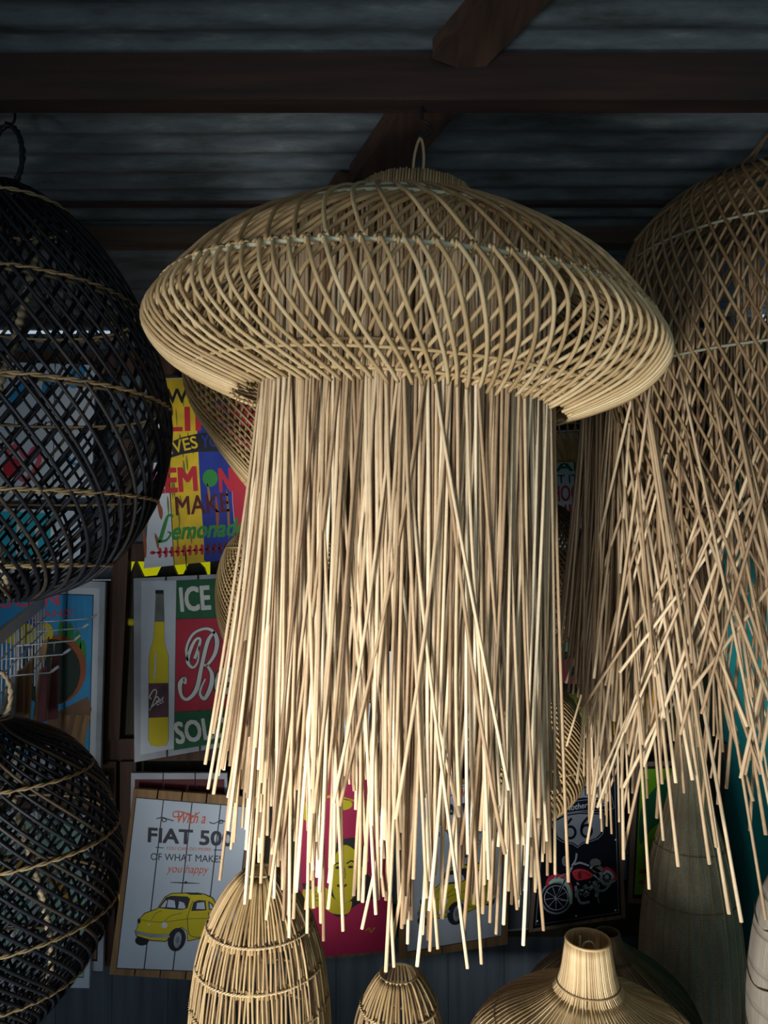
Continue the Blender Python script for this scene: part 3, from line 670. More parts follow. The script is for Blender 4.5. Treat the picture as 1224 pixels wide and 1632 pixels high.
# --- amber sign with black bars
s = Sign('plank_sign', 'amber and black sign mostly hidden behind the right fringed lamp', [(972, 960), (1062, 955), (1056, 1172), (974, 1176)], 2.60, 'darkboard', 2)
s.panel(.05, .02, .95, .98, 'amber')
for x in (992, 1020): s.line([(x, 1105), (x + 3, 1160)], 6, 'black', 'lettering', 2, smooth=False)
s.text('1', 985, 1125, 995, 1125, 18, 'black'); s.shape([(990, 1090), (1030, 1080), (1030, 1098), (990, 1100)], 'slate', lay=2); s.disc(1018, 985, 8, 20, 'red', lay=2); s.shape([(985, 1060), (1045, 1040), (1040, 1075), (990, 1080)], 'black', lay=2); s.done()
# --- chocolate sign
s = Sign('plank_sign', 'pale blue word sign about being happy and chocolate, near the small cage lamp', [(812, 690), (985, 682), (985, 872), (815, 880)], 2.62, 'whitepale', 3)
s.text('HAPPY', 860, 752, 978, 748, 16, 'green', bold=.04)
s.text('BUT IT DOES', 866, 771, 975, 767, 13, 'black', bold=.01); s.text('CHOCOLATE', 866, 800, 985, 795, 25, 'red', bold=.01); s.text('THIS', 868, 826, 925, 823, 20, 'red', bold=.01); s.done()
# --- blue and white signs glimpsed through the fringe
s = Sign('plank_sign', 'white sign seen in slivers through the fringe, above the red sign', [(548, 1040), (632, 1038), (632, 1182), (549, 1186)], 2.60, 'whitepale', 3)
s.panel(.03, .03, .97, .97, 'white'); s.line([(560, 1100), (620, 1098)], 3, 'blue', 'lettering', 2); s.line([(560, 1120), (620, 1118)], 3, 'navy', 'lettering', 2); s.done()
s = Sign('plank_sign', 'slate and white sign seen through the fringe below the dark blue one', [(640, 1085), (770, 1080), (770, 1180), (642, 1184)], 2.60, 'frameg', 3)
s.panel(.04, .05, .96, .95, 'navy'); s.panel(.04, .55, .96, .8, 'frameg', lay=2); s.done()
s = Sign('plank_sign', 'dark blue sign with a white stripe behind the top of the fringe', [(640, 705), (792, 700), (792, 912), (642, 916)], 2.62, 'frameg', 3)
s.panel(.03, .03, .97, .9, 'deepblue'); s.line([(650, 880), (785, 876)], 3, 'cream', 'lettering', 2); s.disc(745, 790, 20, 30, 'pink', lay=2); s.done()
# --- pale boards in gaps
for cn, lb in (([(600, 1240), (637, 1240), (637, 1440), (600, 1442)], 'pale blue board showing between the red sign and the second car sign'),
               ([(806, 1320), (846, 1320), (844, 1482), (808, 1484)], 'grey-mauve board in the gap left of the motorcycle sign'),
               ([(975, 1325), (1012, 1325), (1006, 1402), (975, 1404)], 'pale blue board in the gap between the motorcycle and lime green signs')):
    s = Sign('painted_board', lb, cn, 2.67, 'frameg', 1, cat='board', thick=.05); s.panel(.04, .02, .96, .98, 'whitepale' if cn[0][0] != 806 else 'slate')
    s.line([((cn[0][0] + 2), (cn[0][1] + cn[3][1]) / 2), (cn[1][0] - 2, (cn[1][1] + cn[2][1]) / 2)], 1.5, 'navy', 'painted_line', 3, smooth=False); s.done()
# --- signs behind the black lanterns
s = Sign('plank_sign', 'pale sign with blue and pink drawing seen through the upper black lantern', [(-40, 575), (152, 582), (146, 792), (-40, 800)], 2.60, 'whitepale', 3)
s.panel(.02, .02, .98, .98, 'white')
for x, y in ((28, 630), (80, 612), (122, 600)): s.disc(x, y, 12, 20, 'blue', lay=3, rot=.4)
s.text('mond', 20, 690, 108, 680, 18, 'navy', shear=.3)
s.line([(20, 745), (12, 720), (28, 712), (42, 730), (55, 715), (62, 735), (40, 765)], 8, 'pink', lay=3, closed=True); s.disc(18, 745, 14, 16, 'red', lay=4); s.line([(120, 705), (108, 725), (120, 740), (140, 730)], 4, 'blue', lay=3); s.done()
s = Sign('plank_sign', 'turquoise and white sign glimpsed behind the bottom of the upper black lantern', [(-40, 808), (132, 815), (128, 915), (-40, 912)], 2.63, 'whitepale', 3)
s.panel(.02, .05, .75, .9, 'turq'); s.line([(60, 830), (55, 900)], 6, 'cream', lay=3, smooth=False); s.line([(85, 830), (80, 900)], 6, 'cream', lay=3, smooth=False); s.line([(30, 826), (28, 900)], 6, 'cream', lay=3, smooth=False); s.done()
s = Sign('plank_sign', 'white sign with mint panel, its corner showing beside the lower black lantern', [(-60, 1290), (150, 1300), (142, 1575), (-60, 1570)], 2.58, 'whitepale', 3)
s.panel(.03, .03, .955, .94, 'navy'); s.panel(.035, .035, .95, .935, 'mint', lay=2); s.line([(-20, 1400), (60, 1380), (120, 1450)], 14, 'amber', lay=3); s.line([(0, 1480), (60, 1500), (110, 1470)], 10, 'cream', lay=3); s.done()
s = Sign('plank_sign', 'aged grey sign edge standing between lower black lantern and wooden posts', [(-20, 1236), (171, 1238), (164, 1548), (-20, 1540)], 2.62, 'frameg', 2)
s.panel(.03, .03, .95, .95, 'black'); s.panel(.04, .035, .94, .94, 'umber', lay=2); s.done()

# ================================================================== MAIN FRINGED LAMP
def loop_cord(mb, pts, r, tone=.6, n=6, k=8): mb.tube(catmull(pts, k), r, n, tone=tone)
HX = W(672, 165, 1.35)[0]
HANG = np.array([HX, 1.35, EYE + .745])
root = thing('pendant_lamp', 'large straw-coloured rattan jellyfish lamp with long reed fringe hanging in the centre', 'lamp', HANG, (math.radians(2.2), math.radians(4.3), 0))
dz = .745
P = lambda rows: [(r, z - dz) for r, z in rows]
main = Prof(P([(.10, .572), (.20, .548), (.29, .503), (.36, .456), (.418, .390), (.446, .345), (.438, .314), (.405, .281), (.355, .256), (.287, .230)]))
uH1 = main.u_at_z(.384 - dz)
mb = MB()
canes(mb, main, 112, 1.60 * (1 - uH1), .0032, .0035, u0=uH1 - .01, u1=.985, seg=26, sign=1, tones=(.45, .95), tail=(-.01, .012), ph=.0)
canes(mb, main, 112, 1.0 * uH1, .0032, .0035, u0=.03, u1=uH1 + .0, seg=26, sign=1, ph=-1.0 * uH1 * 1.0, tones=(.35, .85), every=2)
mb.build('outer_weave', 'rattan', root)
mb = MB()
canes(mb, main, 112, 1.60 * (1 - uH1), .0032, -.0035, u0=uH1 - .01, u1=.985, seg=26, sign=-1, ph=.02, tones=(.4, .9), tail=(-.012, .01))
canes(mb, main, 112, 1.3 * uH1, .0034, -.0040, u0=.10, u1=uH1, seg=26, sign=-1, ph=.02, tones=(.3, .75))
canes(mb, main, 112, .35 * uH1, .0030, -.0090, u0=.26, u1=uH1, seg=18, sign=1, ph=.01, tones=(.2, .6), every=2)
mb.build('inner_weave', 'rattan', root)
for (nm, zz, off, mt, rt) in (('hoop', .384, 0.0, 'bleached', .0035), ('hoop', .262, 0.003, 'rattan', .0028), ('hoop', .243, -.008, 'rattan', .003), ('hoop', .545, -.004, 'bleached', .004), ('hoop', .505, -.006, 'bleached', .003)):
    mb = MB(); r_ = main.r_at_z(zz - dz) + off; mb.ring((0, 0, zz - dz), r_, rt, 120, tone=.6); mb.build(nm, mt, root)
mb = MB(); r1 = main.r_at_z(.384 - dz)
for i in range(112):
    th = 2 * PI * i / 112 + .004
    t = np.linspace(0, 2 * PI * 1.6, 12); 
    rr = r1 + .0075 * np.cos(t); zz = .384 - dz + .0062 * np.sin(t); aa = th + (t - 5) * .0022
    mb.tube(np.stack([rr * np.sin(aa), -rr * np.cos(aa), zz], 1), .0021, 5, tone=rng.uniform(.4, .9), ref=(0.3, .2, .9))
lash = mb.build('lashing', 'rattan', root)
lash.parent = [o for o in root.children if o.name.startswith('hoop')][0]
# collar of upright sticks
mb = MB()
for i in range(120):
    th = 2 * PI * i / 120; r0 = .098
    mb.tube([(r0 * 1.03 * math.sin(th), -r0 * 1.03 * math.cos(th), .575 - dz), (r0 * math.sin(th), -r0 * math.cos(th), .618 - dz + rng.normal(0, .001))], .0024, 5, tone=rng.uniform(.2, .7))
mb.ring((0, 0, .60 - dz), .094, .003, 64, tone=.4); mb.ring((0, 0, .578 - dz), .104, .003, 64, tone=.5)
mb.build('collar', 'rattan', root)
mb = MB()
for i in range(64):                                       # inner cap: radial sticks over the top
    th = 2 * PI * (i + .5) / 64
    mb.tube([(.03 * math.sin(th), -.03 * math.cos(th), .600 - dz), (.10 * math.sin(th), -.10 * math.cos(th), .578 - dz)], .003, 5, tone=rng.uniform(.2, .6))
mb.build('cap', 'rattan', root)
mb = MB()
for s_, tw in ((-1, .01), (1, -.006)):
    loop_cord(mb, [(s_ * .004, tw, .60 - dz), (s_ * .009, 0, -.08), (s_ * .006, 0, -.045), (0, 0, -.027)], .0027)
mb.build('hanging_loop', 'twine', root)
# fringe
mb = MB(); mb.ring((0, 0, .515 - dz), .243, .004, 96, tone=.5); mb.ring((0, 0, .30 - dz), .246, .003, 96, tone=.5); mb.build('fringe_hoop', 'rattan', root)
def strand_path(th, r0, z0, z1, drift, flare, bow, seg=11, p=1.7):
    t = np.linspace(0, 1, seg)
    r = r0 + flare * t ** p + bow * np.sin(PI * t)
    d = drift * t ** 1.4 + .004 * np.sin(t * rng.uniform(4, 9) + rng.uniform(0, 6)) * t
    x = r * math.sin(th) + d * math.cos(th); y = -r * math.cos(th) + d * math.sin(th)
    return np.stack([x, y, z0 + (z1 - z0) * t], 1)
strands = []
N = 640
for i in range(N):
    th = 2 * PI * (i + rng.uniform(-.5, .5)) / N
    a = (th + PI) % (2 * PI) - PI
    front = math.cos(a)
    left = max(0, -math.sin(a)); right = max(0, math.sin(a))
    r0 = rng.uniform(.232, .252)
    lo = -.63 - .02 * left + .03 * right + (.10 if front < -.1 else 0)
    hi = -.34 if front > 0 else -.30
    z1 = lo + (hi - lo) * rng.beta(1.15, 1.1)
    w = rng.random_sample()
    drift = rng.normal(0, .024) if w < .62 else rng.normal(0, .075)
    flare = rng.normal(-.005, .022) + .02 * left ** 2 * rng.uniform(.2, 1.5)
    if left > .93 and rng.random_sample() < .35: flare += .035; z1 = rng.uniform(-.46, -.36)
    tone = min(1, max(0, rng.normal(.45, .22)))
    strands.append((front + rng.uniform(-.05, .05), strand_path(th, r0, .515, z1, drift, flare, rng.normal(0, .006)), tone))
strands.sort(key=lambda q: -q[0])
# the hundred that show largest: spread across the front half
front = strands[:300]; pick = set(range(0, 300, 3))
rest = MB()
for i, (f_, path, tone) in enumerate(strands):
    path = path - np.array([0, 0, dz]); path[:, 0] += (path[:, 2] - path[0, 2]) * -.050
    if i in pick:
        mb = MB(); mb.tube(path, .0030, 6, tone=min(1, tone + .12)); mb.build('reed_strand', 'fringe', root)
    else: rest.tube(path, .0029, 5, tone=tone)
rest.build('reed_fringe', 'fringe', root, kind='stuff')
# hook in the beam
mb = MB(); h = np.array([HX, 1.341, EYE + .768])
loop_cord(mb, [h, h + (0, 0, -.02), h + (.002, 0, -.026), h + (.014, 0, -.034), h + (.012, .002, -.048), h + (0, .004, -.052), h + (-.008, .004, -.044)], .0026)
o = mb.build('ceiling_hook', 'iron', None, h); tag(o, 'black iron hook in the dark beam holding the big central lamp', 'hook')

h = np.array([W(2, 859, 1.45)[0], 1.45, roofz(1.45) - .008])
mb = MB(); loop_cord(mb, [h, h + (0, 0, -.02), h + (.012, 0, -.04), h + (.008, 0, -.058), h + (-.006, 0, -.056)], .0026)
o = mb.build('ceiling_hook', 'iron', None, h); tag(o, 'black iron hook in the roof holding the upper black cane lantern', 'hook')
# ================================================================== RIGHT FRINGED LAMP
D = 1.6; CX = 1246
ax = W(CX, 859, D)[0]
rp = pxprof(CX, D, [(40, 284), (100, 296), (165, 325), (215, 372), (248, 440), (262, 520), (262, 600), (252, 690), (238, 780), (222, 850)])
rootR = thing('pendant_lamp', 'tall bell-shaped rattan lamp with crossing loose canes, cut by the right edge', 'lamp', (ax, D, EYE))
prR = Prof([(r, z - EYE) for r, z in rp])
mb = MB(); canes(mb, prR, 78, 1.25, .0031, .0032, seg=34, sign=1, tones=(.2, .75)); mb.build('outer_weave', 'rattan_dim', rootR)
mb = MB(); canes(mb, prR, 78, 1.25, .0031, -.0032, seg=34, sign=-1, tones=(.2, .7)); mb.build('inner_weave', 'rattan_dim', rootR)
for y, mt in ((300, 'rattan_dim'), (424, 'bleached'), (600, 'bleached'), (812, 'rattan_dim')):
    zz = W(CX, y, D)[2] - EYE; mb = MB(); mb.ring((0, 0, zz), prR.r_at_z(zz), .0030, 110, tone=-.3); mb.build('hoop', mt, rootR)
zt = rp[0][1] - EYE
mb = MB()
loop_cord(mb, [tuple(np.array(W(x, y, 1.5)) - np.array([ax, D, EYE])) for x, y in ((1012, 384), (1045, 348), (1095, 312), (1150, 281), (1192, 252), (1222, 216), (1240, 204))], .0040, tone=.1)
loop_cord(mb, [tuple(np.array(W(x, y, 1.5)) - np.array([ax, D, EYE])) for x, y in ((1196, 270), (1202, 250), (1222, 215))], .0033, tone=.1); mb.build('hanging_loop', 'rattan_dim', rootR); mb = MB()
loop_cord(mb, [(-.13, -.03, zt - .055), (-.05, -.01, zt - .01), (.01, 0, zt + .02), (.03, 0, zt + .055)], .005, tone=.5)
loop_cord(mb, [(-.02, 0, zt - .02), (-.006, 0, zt + .03), (.03, 0, zt + .07)], .004, tone=.5); mb.build('hanging_loop', 'rattan_dim', rootR)
restR = MB(); lst = []
for i in range(420):
    th = rng.uniform(0, 2 * PI); a = (th + PI) % (2 * PI) - PI; front = math.cos(a)
    w = rng.random_sample()
    if w < .55:                                           # outer crossing canes
        z0 = W(CX, rng.uniform(620, 850), D)[2] - EYE; r0 = prR.r_at_z(z0) + .004
        z1 = W(CX, rng.uniform(1040, 1360), D)[2] - EYE
        drift = rng.choice([-1, 1]) * rng.uniform(.10, .26); flare = rng.uniform(-.02, .05); tone = rng.uniform(.3, .9)
        t = np.linspace(0, 1, 10); r = r0 + flare * t; d = drift * t
        x = r * math.sin(th) + d * math.cos(th); y = -r * math.cos(th) + d * math.sin(th)
        path = np.stack([x, y, z0 + (z1 - z0) * t + .0 * t], 1)
    else:                                                 # inner fringe
        z0 = W(CX, 450, D)[2] - EYE; r0 = rng.uniform(.26, .30)
        z1 = W(CX, rng.uniform(1000, 1300), D)[2] - EYE
        path = strand_path(th, r0, z0, z1, rng.normal(0, .06), rng.normal(.02, .03), 0); tone = rng.uniform(.1, .6)
    keep = path[:, 0] + ax < XR - .008
    if not keep.all(): path[:, 0] = np.minimum(path[:, 0], XR - .01 - ax)
    lst.append((front - .35 * math.sin(a) + rng.uniform(-.1, .1), path, tone))
lst.sort(key=lambda q: -q[0])
for i, (f_, path, tone) in enumerate(lst):
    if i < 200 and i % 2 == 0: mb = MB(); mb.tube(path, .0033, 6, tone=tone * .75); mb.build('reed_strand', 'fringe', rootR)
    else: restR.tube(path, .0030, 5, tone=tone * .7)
# bunch of straight reeds on the left side of that lamp
for i in range(110):
    x0 = rng.uniform(928, 985); x1 = x0 + rng.uniform(-50, -2) if i % 3 else x0 + rng.uniform(-10, 30)
    Ya = rng.uniform(1.64, 1.78); y1 = rng.uniform(985, 1120) if i % 3 else rng.uniform(1100, 1330)
    a = np.array(W(x0, rng.uniform(625, 650), Ya)); b = np.array(W(x1, y1, Ya - .03))
    t = np.linspace(0, 1, 9)[:, None]; path = a + (b - a) * t ** 1.15 * np.array([[1, 1, 0]]) + (b - a) * t * np.array([[0, 0, 1]])
    restR.tube(path - np.array([ax, D, EYE]), .0027, 5, tone=rng.uniform(.1, .65))
restR.build('reed_fringe', 'fringe', rootR, kind='stuff')
mb = MB(); a = np.array(W(935, 634, 1.66)) - np.array([ax, D, EYE]); b = a + (.14, .02, .004); mb.tube([a, (a + b) / 2, b], .004, 6, tone=.4)
mb.build('fringe_hoop', 'rattan_dim', rootR)

# ================================================================== BLACK LANTERNS
def lantern(name, label, cx, D, rows, ncane, slope, hoops, loop, seams):
    X = W(cx, 859, D)[0]; root = thing(name, label, 'lantern', (X, D, EYE))
    pr = Prof([(r, z - EYE) for r, z in pxprof(cx, D, rows)])
    rm = max(q[0] for q in pr.q); tw = slope * pr.L / rm
    mb = MB(); canes(mb, pr, ncane, tw, .0036, .0038, seg=44, sign=1, tones=(.1, 1), jit=.02); mb.build('outer_weave', 'blackcane', root)
    mb = MB(); canes(mb, pr, int(ncane * .95), tw * .9, .0034, -.0036, seg=44, sign=-1, tones=(.0, .75), jit=.02)
    mb.build('inner_weave', 'blackcane', root)
    for y in hoops:
        zz = W(cx, y, D)[2] - EYE; r_ = pr.r_at_z(zz) + .006
        mb = MB(); twisted_hoop(mb, r_, zz, .0028, max(14, int(r_ * 110)), wob=.004, tone=(.3, .8)); mb.build('binding', 'ochre', root)
        mb = MB(); mb.ring((0, 0, zz), r_ - .014, .003, 80, tone=.5); mb.build('hoop', 'ochre', root)
    for th0, sg, ua, ub in seams:                             # wrapped seam canes
        mb = MB(); u = np.linspace(ua, ub, 300); r, z = pr.at(u); th = th0 + sg * (u - ua)
        wv = 1 + .22 * np.sin(np.arange(300) * 1.1)
        mb.tube(pol(r - .014, th, z), .0062 * wv, 7, tone=.7, ref=np.stack([np.sin(th), -np.cos(th), 0 * th], -1)); mb.build('wrapped_seam', 'wrapped', root)
    zt = pr.q[0, 1]
    mb = MB(); h = loop; t = np.linspace(0, 2 * PI, 26)
    q = np.stack([.028 * np.sin(t), 0 * t, zt + h / 2 - (h / 2) * np.cos(t)], 1)
    for k in (0, PI): mb.tube(q + np.stack([.0028 * np.cos(9 * t + k), .0028 * np.sin(9 * t + k), 0 * t], 1), .0042, 6, tone=.5, ref=(0, 1, 0))
    mb.ring((0, 0, zt), .026, .007, 24, tone=.4)
    mb.build('hanging_loop', 'wrapped' if loop < .11 else 'blackcane', root)
    return root, pr, X
lantern('lantern', 'big black-stained cane lantern with ochre bindings hanging at upper left', 2, 1.45,
        [(14, 298), (60, 318), (128, 372), (188, 452), (228, 540), (250, 620), (256, 690), (246, 760), (222, 820), (182, 880), (126, 926), (56, 952)],
        50, .78, (345, 490, 645, 795, 900), .12, ((-.25, .9, .05, .95), (.75, -.9, .2, .95)))
lantern('lantern', 'round black-stained cane lantern with rope loop, lower left below the big one', 0, 1.6,
        [(14, 1148), (50, 1160), (112, 1196), (160, 1262), (184, 1350), (186, 1400), (170, 1480), (132, 1550), (84, 1612), (50, 1640)],
        46, 1.15, (1225, 1325, 1440, 1545), .10, ((.5, .8, .1, .9),))
# cord that carries the lower lantern and hangers for the upper ones
def cord(x, Y, z0, z1, lab, r=.002, mat='twine'):
    mb = MB(); mb.tube([(x, Y, z0), (x + .003, Y, (z0 + z1) / 2), (x, Y, z1)], r, 6, tone=.5); o = mb.build('hanging_cord', mat, None, (x, Y, z0)); tag(o, lab, 'cord'); return o

# ================================================================== SMALLER SHADES BEHIND THE FRINGE
def shade(name, label, cx, D, rows, n, slope, rad, mat, hoops, cordtop=True, both=True, tones=(.3, .9), seg=26, hoopmat=None, cat='lampshade', solid=None):
    X = W(cx, 859, D)[0]; zb = W(cx, rows[-1][1], D)[2]
    root = thing(name, label, cat, (X, D, zb))
    pr = Prof([(r, z - zb) for r, z in pxprof(cx, D, rows)])
    rm = max(q[0] for q in pr.q); tw = slope * pr.L / rm
    mb = MB(); canes(mb, pr, n, tw, rad, rad, seg=seg, sign=1, tones=tones); mb.build('outer_weave' if both else 'ribs', mat, root)
    if both: mb = MB(); canes(mb, pr, n, tw, rad, -rad, seg=seg, sign=-1, tones=(tones[0], tones[1] * .9)); mb.build('inner_weave', mat, root)
    for y in hoops:
        zz = W(cx, y, D)[2] - zb; mb = MB(); mb.ring((0, 0, zz), pr.r_at_z(zz) + rad * .6, rad * 1.1, 64, tone=.6); mb.build('hoop', hoopmat or mat, root)
    if cordtop:
        zt = pr.q[0, 1]; mb = MB(); zr = roofz(D) - zb - .012
        r0 = pr.q[0, 0]
        mb.tube([(0, 0, zt), (.002, 0, (zt + zr) / 2), (0, 0, zr)], .002, 5, tone=.4); mb.tube([(-r0, 0, zt), (0, 0, zt), (r0, 0, zt)], .002, 5, tone=.4); mb.build('hanging_cord', 'twine', root)
    return root, pr
shade('lampshade', 'conical open-weave rattan shade hanging behind the left of the big lamp', 470, 2.04,
      [(40, 470), (120, 500), (165, 545), (174, 595), (160, 650), (122, 710), (82, 765), (60, 790)], 70, .75, .0032, 'golden', (595, 770))
shade('lampshade', 'round ribbed rattan shade behind the fringe, overlapping the beer sign', 462, 2.35,
      [(40, 842), (80, 852), (102, 880), (113, 925), (112, 975), (98, 1022), (70, 1058), (36, 1075)], 72, .95, .0024, 'golden', (872, 1060))
root, _ = shade('lampshade', 'small open cage shade with bottom ring showing right of the fringe', 898, 2.2,
      [(14, 560), (34, 580), (50, 620), (52, 680), (44, 706), (28, 726), (25, 736)], 26, .15, .0022, 'golden', (600, 682, 734), both=False, tones=(.6, 1))
mb = MB(); pr_ = Prof([(r, z) for r, z in [(.088, .075), (.074, .04), (.046, .005)]])
canes(mb, pr_, 90, .4, .0022, .003, seg=8, tones=(.4, .8)); mb.build('base_band', 'golden', root)
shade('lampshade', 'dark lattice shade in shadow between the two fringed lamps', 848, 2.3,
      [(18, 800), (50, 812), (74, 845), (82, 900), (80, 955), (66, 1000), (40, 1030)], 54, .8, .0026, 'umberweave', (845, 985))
shade('lampshade', 'rounded golden rattan shade low behind the right side of the fringe', 842, 2.05,
      [(30, 1092), (60, 1108), (80, 1150), (87, 1195), (82, 1240), (64, 1272), (36, 1298), (20, 1304)], 64, .9, .0026, 'golden', (1112, 1212, 1290), tones=(.05, .5))

# ================================================================== SHADES AND BASKETS ALONG THE BOTTOM
TAB = .55
def yat(z, D):                                            # photo row of height z at distance D
    t = (z - EYE) / D; return 816 - F * math.tan(math.atan(t) - PITCH)
# low display table that carries them
root = thing('display_table', 'low wooden table under the floor row of rattan shades', 'table', (.3, 1.95, 0))
mb = MB(); mb.box((-.95, -.78, TAB - .03), (.86, .29, TAB)); mb.build('table_top', 'pinedark', root)
for x in (-.88, .79):
    for y in (-.72, .23): mb = MB(); mb.box((x - .03, y - .03, 0), (x + .03, y + .03, TAB - .03)); mb.build('leg', 'pinedark', root)
# tall stick basket
D = 1.62
def stick_basket(label, cx, D, rows, n, rad, hoops, mat, tones, rim=True, jit=.02, lean=.10):
    X = W(cx, 859, D)[0]
    zb = TAB; root = thing('basket_lampshade', label, 'lampshade', (X, D, zb))
    pr = Prof([(r, z - zb) for r, z in pxprof(cx, D, rows + [(rows[-1][0] * .9, yat(TAB + .004, D))])])
    us = [pr.u_at_z(W(cx, y, D)[2] - zb) for y in hoops]
    mb = MB(); cuts = [0] + us + [1]
    for sgm in range(len(cuts) - 1):
        a, b = cuts[sgm] - .012, cuts[sgm + 1] + .012; a = max(0, a); b = min(1, b)
        for i in range(n):
            th = 2 * PI * (i + rng.uniform(-.18, .18)) / n; d = rng.choice([-1, 1]) * lean * rng.uniform(.3, 1) * (b - a)
            u = np.linspace(a, b, 7); r, z = pr.at(u); t = np.linspace(0, 1, 7)
            rr = r + rng.uniform(-.002, .004)
            mb.tube(pol(rr, th + d * 3 * (t - .5), z), rad, 5, tone=rng.uniform(*tones))
    mb.build('upright_sticks', mat, root)
    for y in hoops:
        zz = W(cx, y, D)[2] - zb; mb = MB(); r_ = pr.r_at_z(zz)
        twisted_hoop(mb, r_ + .003, zz, .0022, int(n * .6), tone=(.4, .8)); mb.build('twine_band', 'twine', root)
    if rim: mb = MB(); mb.ring((0, 0, pr.q[0, 1]), pr.q[0, 0], .0032, 48, tone=.6); mb.build('rim', 'twine', root)
    return root, pr
stick_basket('tall tapering basket shade of golden sticks, bottom left below the fringe', 418, 1.66,
             [(24, 1388), (46, 1410), (72, 1452), (90, 1500), (101, 1560), (107, 1630), (108, 1700), (100, 1800)], 92, .0026, (1468, 1528, 1588, 1650, 1720, 1800), 'golden', (.12, .65))
stick_basket('small dome basket shade with round opening, bottom centre', 635, 1.72,
             [(29, 1552), (40, 1566), (54, 1592), (64, 1622), (69, 1660), (68, 1720), (60, 1800)], 56, .0029, (1600, 1650, 1710), 'golden', (.1, .6), lean=.05)
# flared shade with neck
def flared(label, cx, D, prof, n, rad, mat, tones, bands, tw=.5, neck=True):
    X = W(cx, 859, D)[0]; root = thing('flared_lampshade', label, 'lampshade', (X, D, TAB))
    pr = Prof([(r, z - TAB) for r, z in prof])
    mb = MB()
    ucut = pr.u_at_z(prof[3][1] - TAB)
    canes(mb, pr, n, tw, rad, 0, seg=44, tones=tones, jit=.008)
    canes(mb, pr, n, tw, rad, .001, u0=ucut, seg=34, tones=tones, jit=.01, ph=PI / n + tw * ucut)
    canes(mb, pr, n, tw, rad, .001, u0=pr.u_at_z(prof[6][1] - TAB), seg=24, tones=tones, jit=.01, ph=PI / n * .5 + tw * .5)
    mb.build('ribs', mat, root)
    for rr_, zz in bands: mb = MB(); u = pr.u_at_z(zz - TAB); twisted_hoop(mb, pr.at(u)[0] + rad, zz - TAB, .0014, 90, tone=(.1, .4)); mb.build('twine_band', 'twine', root)
    mb = MB(); mb.ring((0, 0, pr.q[0, 1]), pr.q[0, 0], .003, 48, tone=.6); mb.build('rim', mat, root); mb = MB(); mb.ring((0, 0, .003), pr.q[-1, 0], .003, 64, tone=.5); mb.build('base_hoop', mat, root)
    return root, pr
rootI, prI = flared('wide flared rattan shade with narrow open neck, bottom right of centre', 931, 1.55,
    [(.042, 1.208), (.046, 1.18), (.053, 1.14), (.068, 1.11), (.11, 1.085), (.17, 1.058), (.225, 1.01), (.255, .94), (.262, .86), (.24, .76), (.19, .66), (.13, .56)], 84, .0024, 'rattan', (.4, .95),
    ((0, 1.125), (0, 1.05), (0, .99)), tw=.35)
mb = MB(); t = np.linspace(0, PI, 12); z0 = 1.195 - TAB
mb.tube(np.r_[[(-.012, -.005, z0 - .05)], np.stack([-.012 * np.cos(t), 0 * t - .005, z0 + .012 * np.sin(t)], 1), [(.012, -.005, z0 - .05)]], .0018, 6)
mb.tube([(-.01, .02, z0 + .010), (-.012, .025, z0 - .06)], .0022, 6); mb.tube([(-.05, 0, z0 - .05), (.05, 0, z0 - .05)], .002, 6)
mb.build('wire_holder', 'whitewire', rootI)
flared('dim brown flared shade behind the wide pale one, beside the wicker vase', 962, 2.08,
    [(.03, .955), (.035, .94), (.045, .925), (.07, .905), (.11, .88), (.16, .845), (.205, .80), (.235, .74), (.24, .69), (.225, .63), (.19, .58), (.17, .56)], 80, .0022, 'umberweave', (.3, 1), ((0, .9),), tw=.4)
# wicker vase
cx, D = 1092, 2.45; X = W(cx, 859, D)[0]
root = thing('wicker_vase', 'tall bottle-shaped pale wicker vase standing in the teal corner', 'vase', (X, D, 0))
pr = Prof(pxprof(cx, D, [(13, 1120), (15, 1165), (22, 1230), (34, 1290), (50, 1345), (62, 1400), (71, 1460), (76, 1530), (77, 1590), (72, 1660), (64, 1720), (56, yat(.004, 2.45))]))
mb, uv = lathe(pr, 96, seg=70, rib=.003, ribs=24); mb.build('woven_body', 'wicker', root, uv=uv)
mb = MB(); canes(mb, pr, 24, .0, .0022, .0035, seg=40, tones=(.5, .9), ph=PI / 24); mb.build('uprights', 'rattan', root)
mb = MB(); mb.ring((0, 0, pr.q[0, 1]), pr.q[0, 0] + .002, .004, 32, tone=.6); mb.build('rim', 'rattan', root)
for y in (1345, 1425): mb = MB(); zz = W(cx, y, D)[2]; twisted_hoop(mb, pr.r_at_z(zz) + .004, zz, .0015, 40, tone=(.2, .4)); mb.build('twine_band', 'twine', root)
# pale paper shade at the right edge
cx, D = 1300, 1.45; X = W(cx, 859, D)[0]
root = thing('paper_lampshade', 'pale woven tapering shade with curved seams, cut by the lower right edge', 'lampshade', (X, D, TAB))
pr = Prof(pxprof(cx, D, [(14, 1345), (46, 1372), (72, 1405), (90, 1450), (103, 1520), (110, 1600), (110, 1680), (104, 1800), (98, yat(TAB + .004, 1.45))]))
pr = Prof([(r, z - TAB) for r, z in list(pr.q[::6]) + [pr.q[-1]]])
mb, uv = lathe(pr, 72, seg=60, rib=.002, ribs=14); mb.build('woven_body', 'pale_weave', root, uv=uv)
for y, s_ in ((1470, 1), (1560, 1), (1640, 1)):
    mb = MB(); zz = W(cx, y, D)[2] - TAB; a = np.arange(60) * 2 * PI / 60; r_ = pr.r_at_z(zz) + .003
    mb.tube(np.stack([r_ * np.sin(a), -r_ * np.cos(a), zz + .01 * np.sin(5 * a)], 1), .0012, 5, ref=(0, 0, 1), closed=True, tone=.2); mb.build('seam', 'umberweave', root)

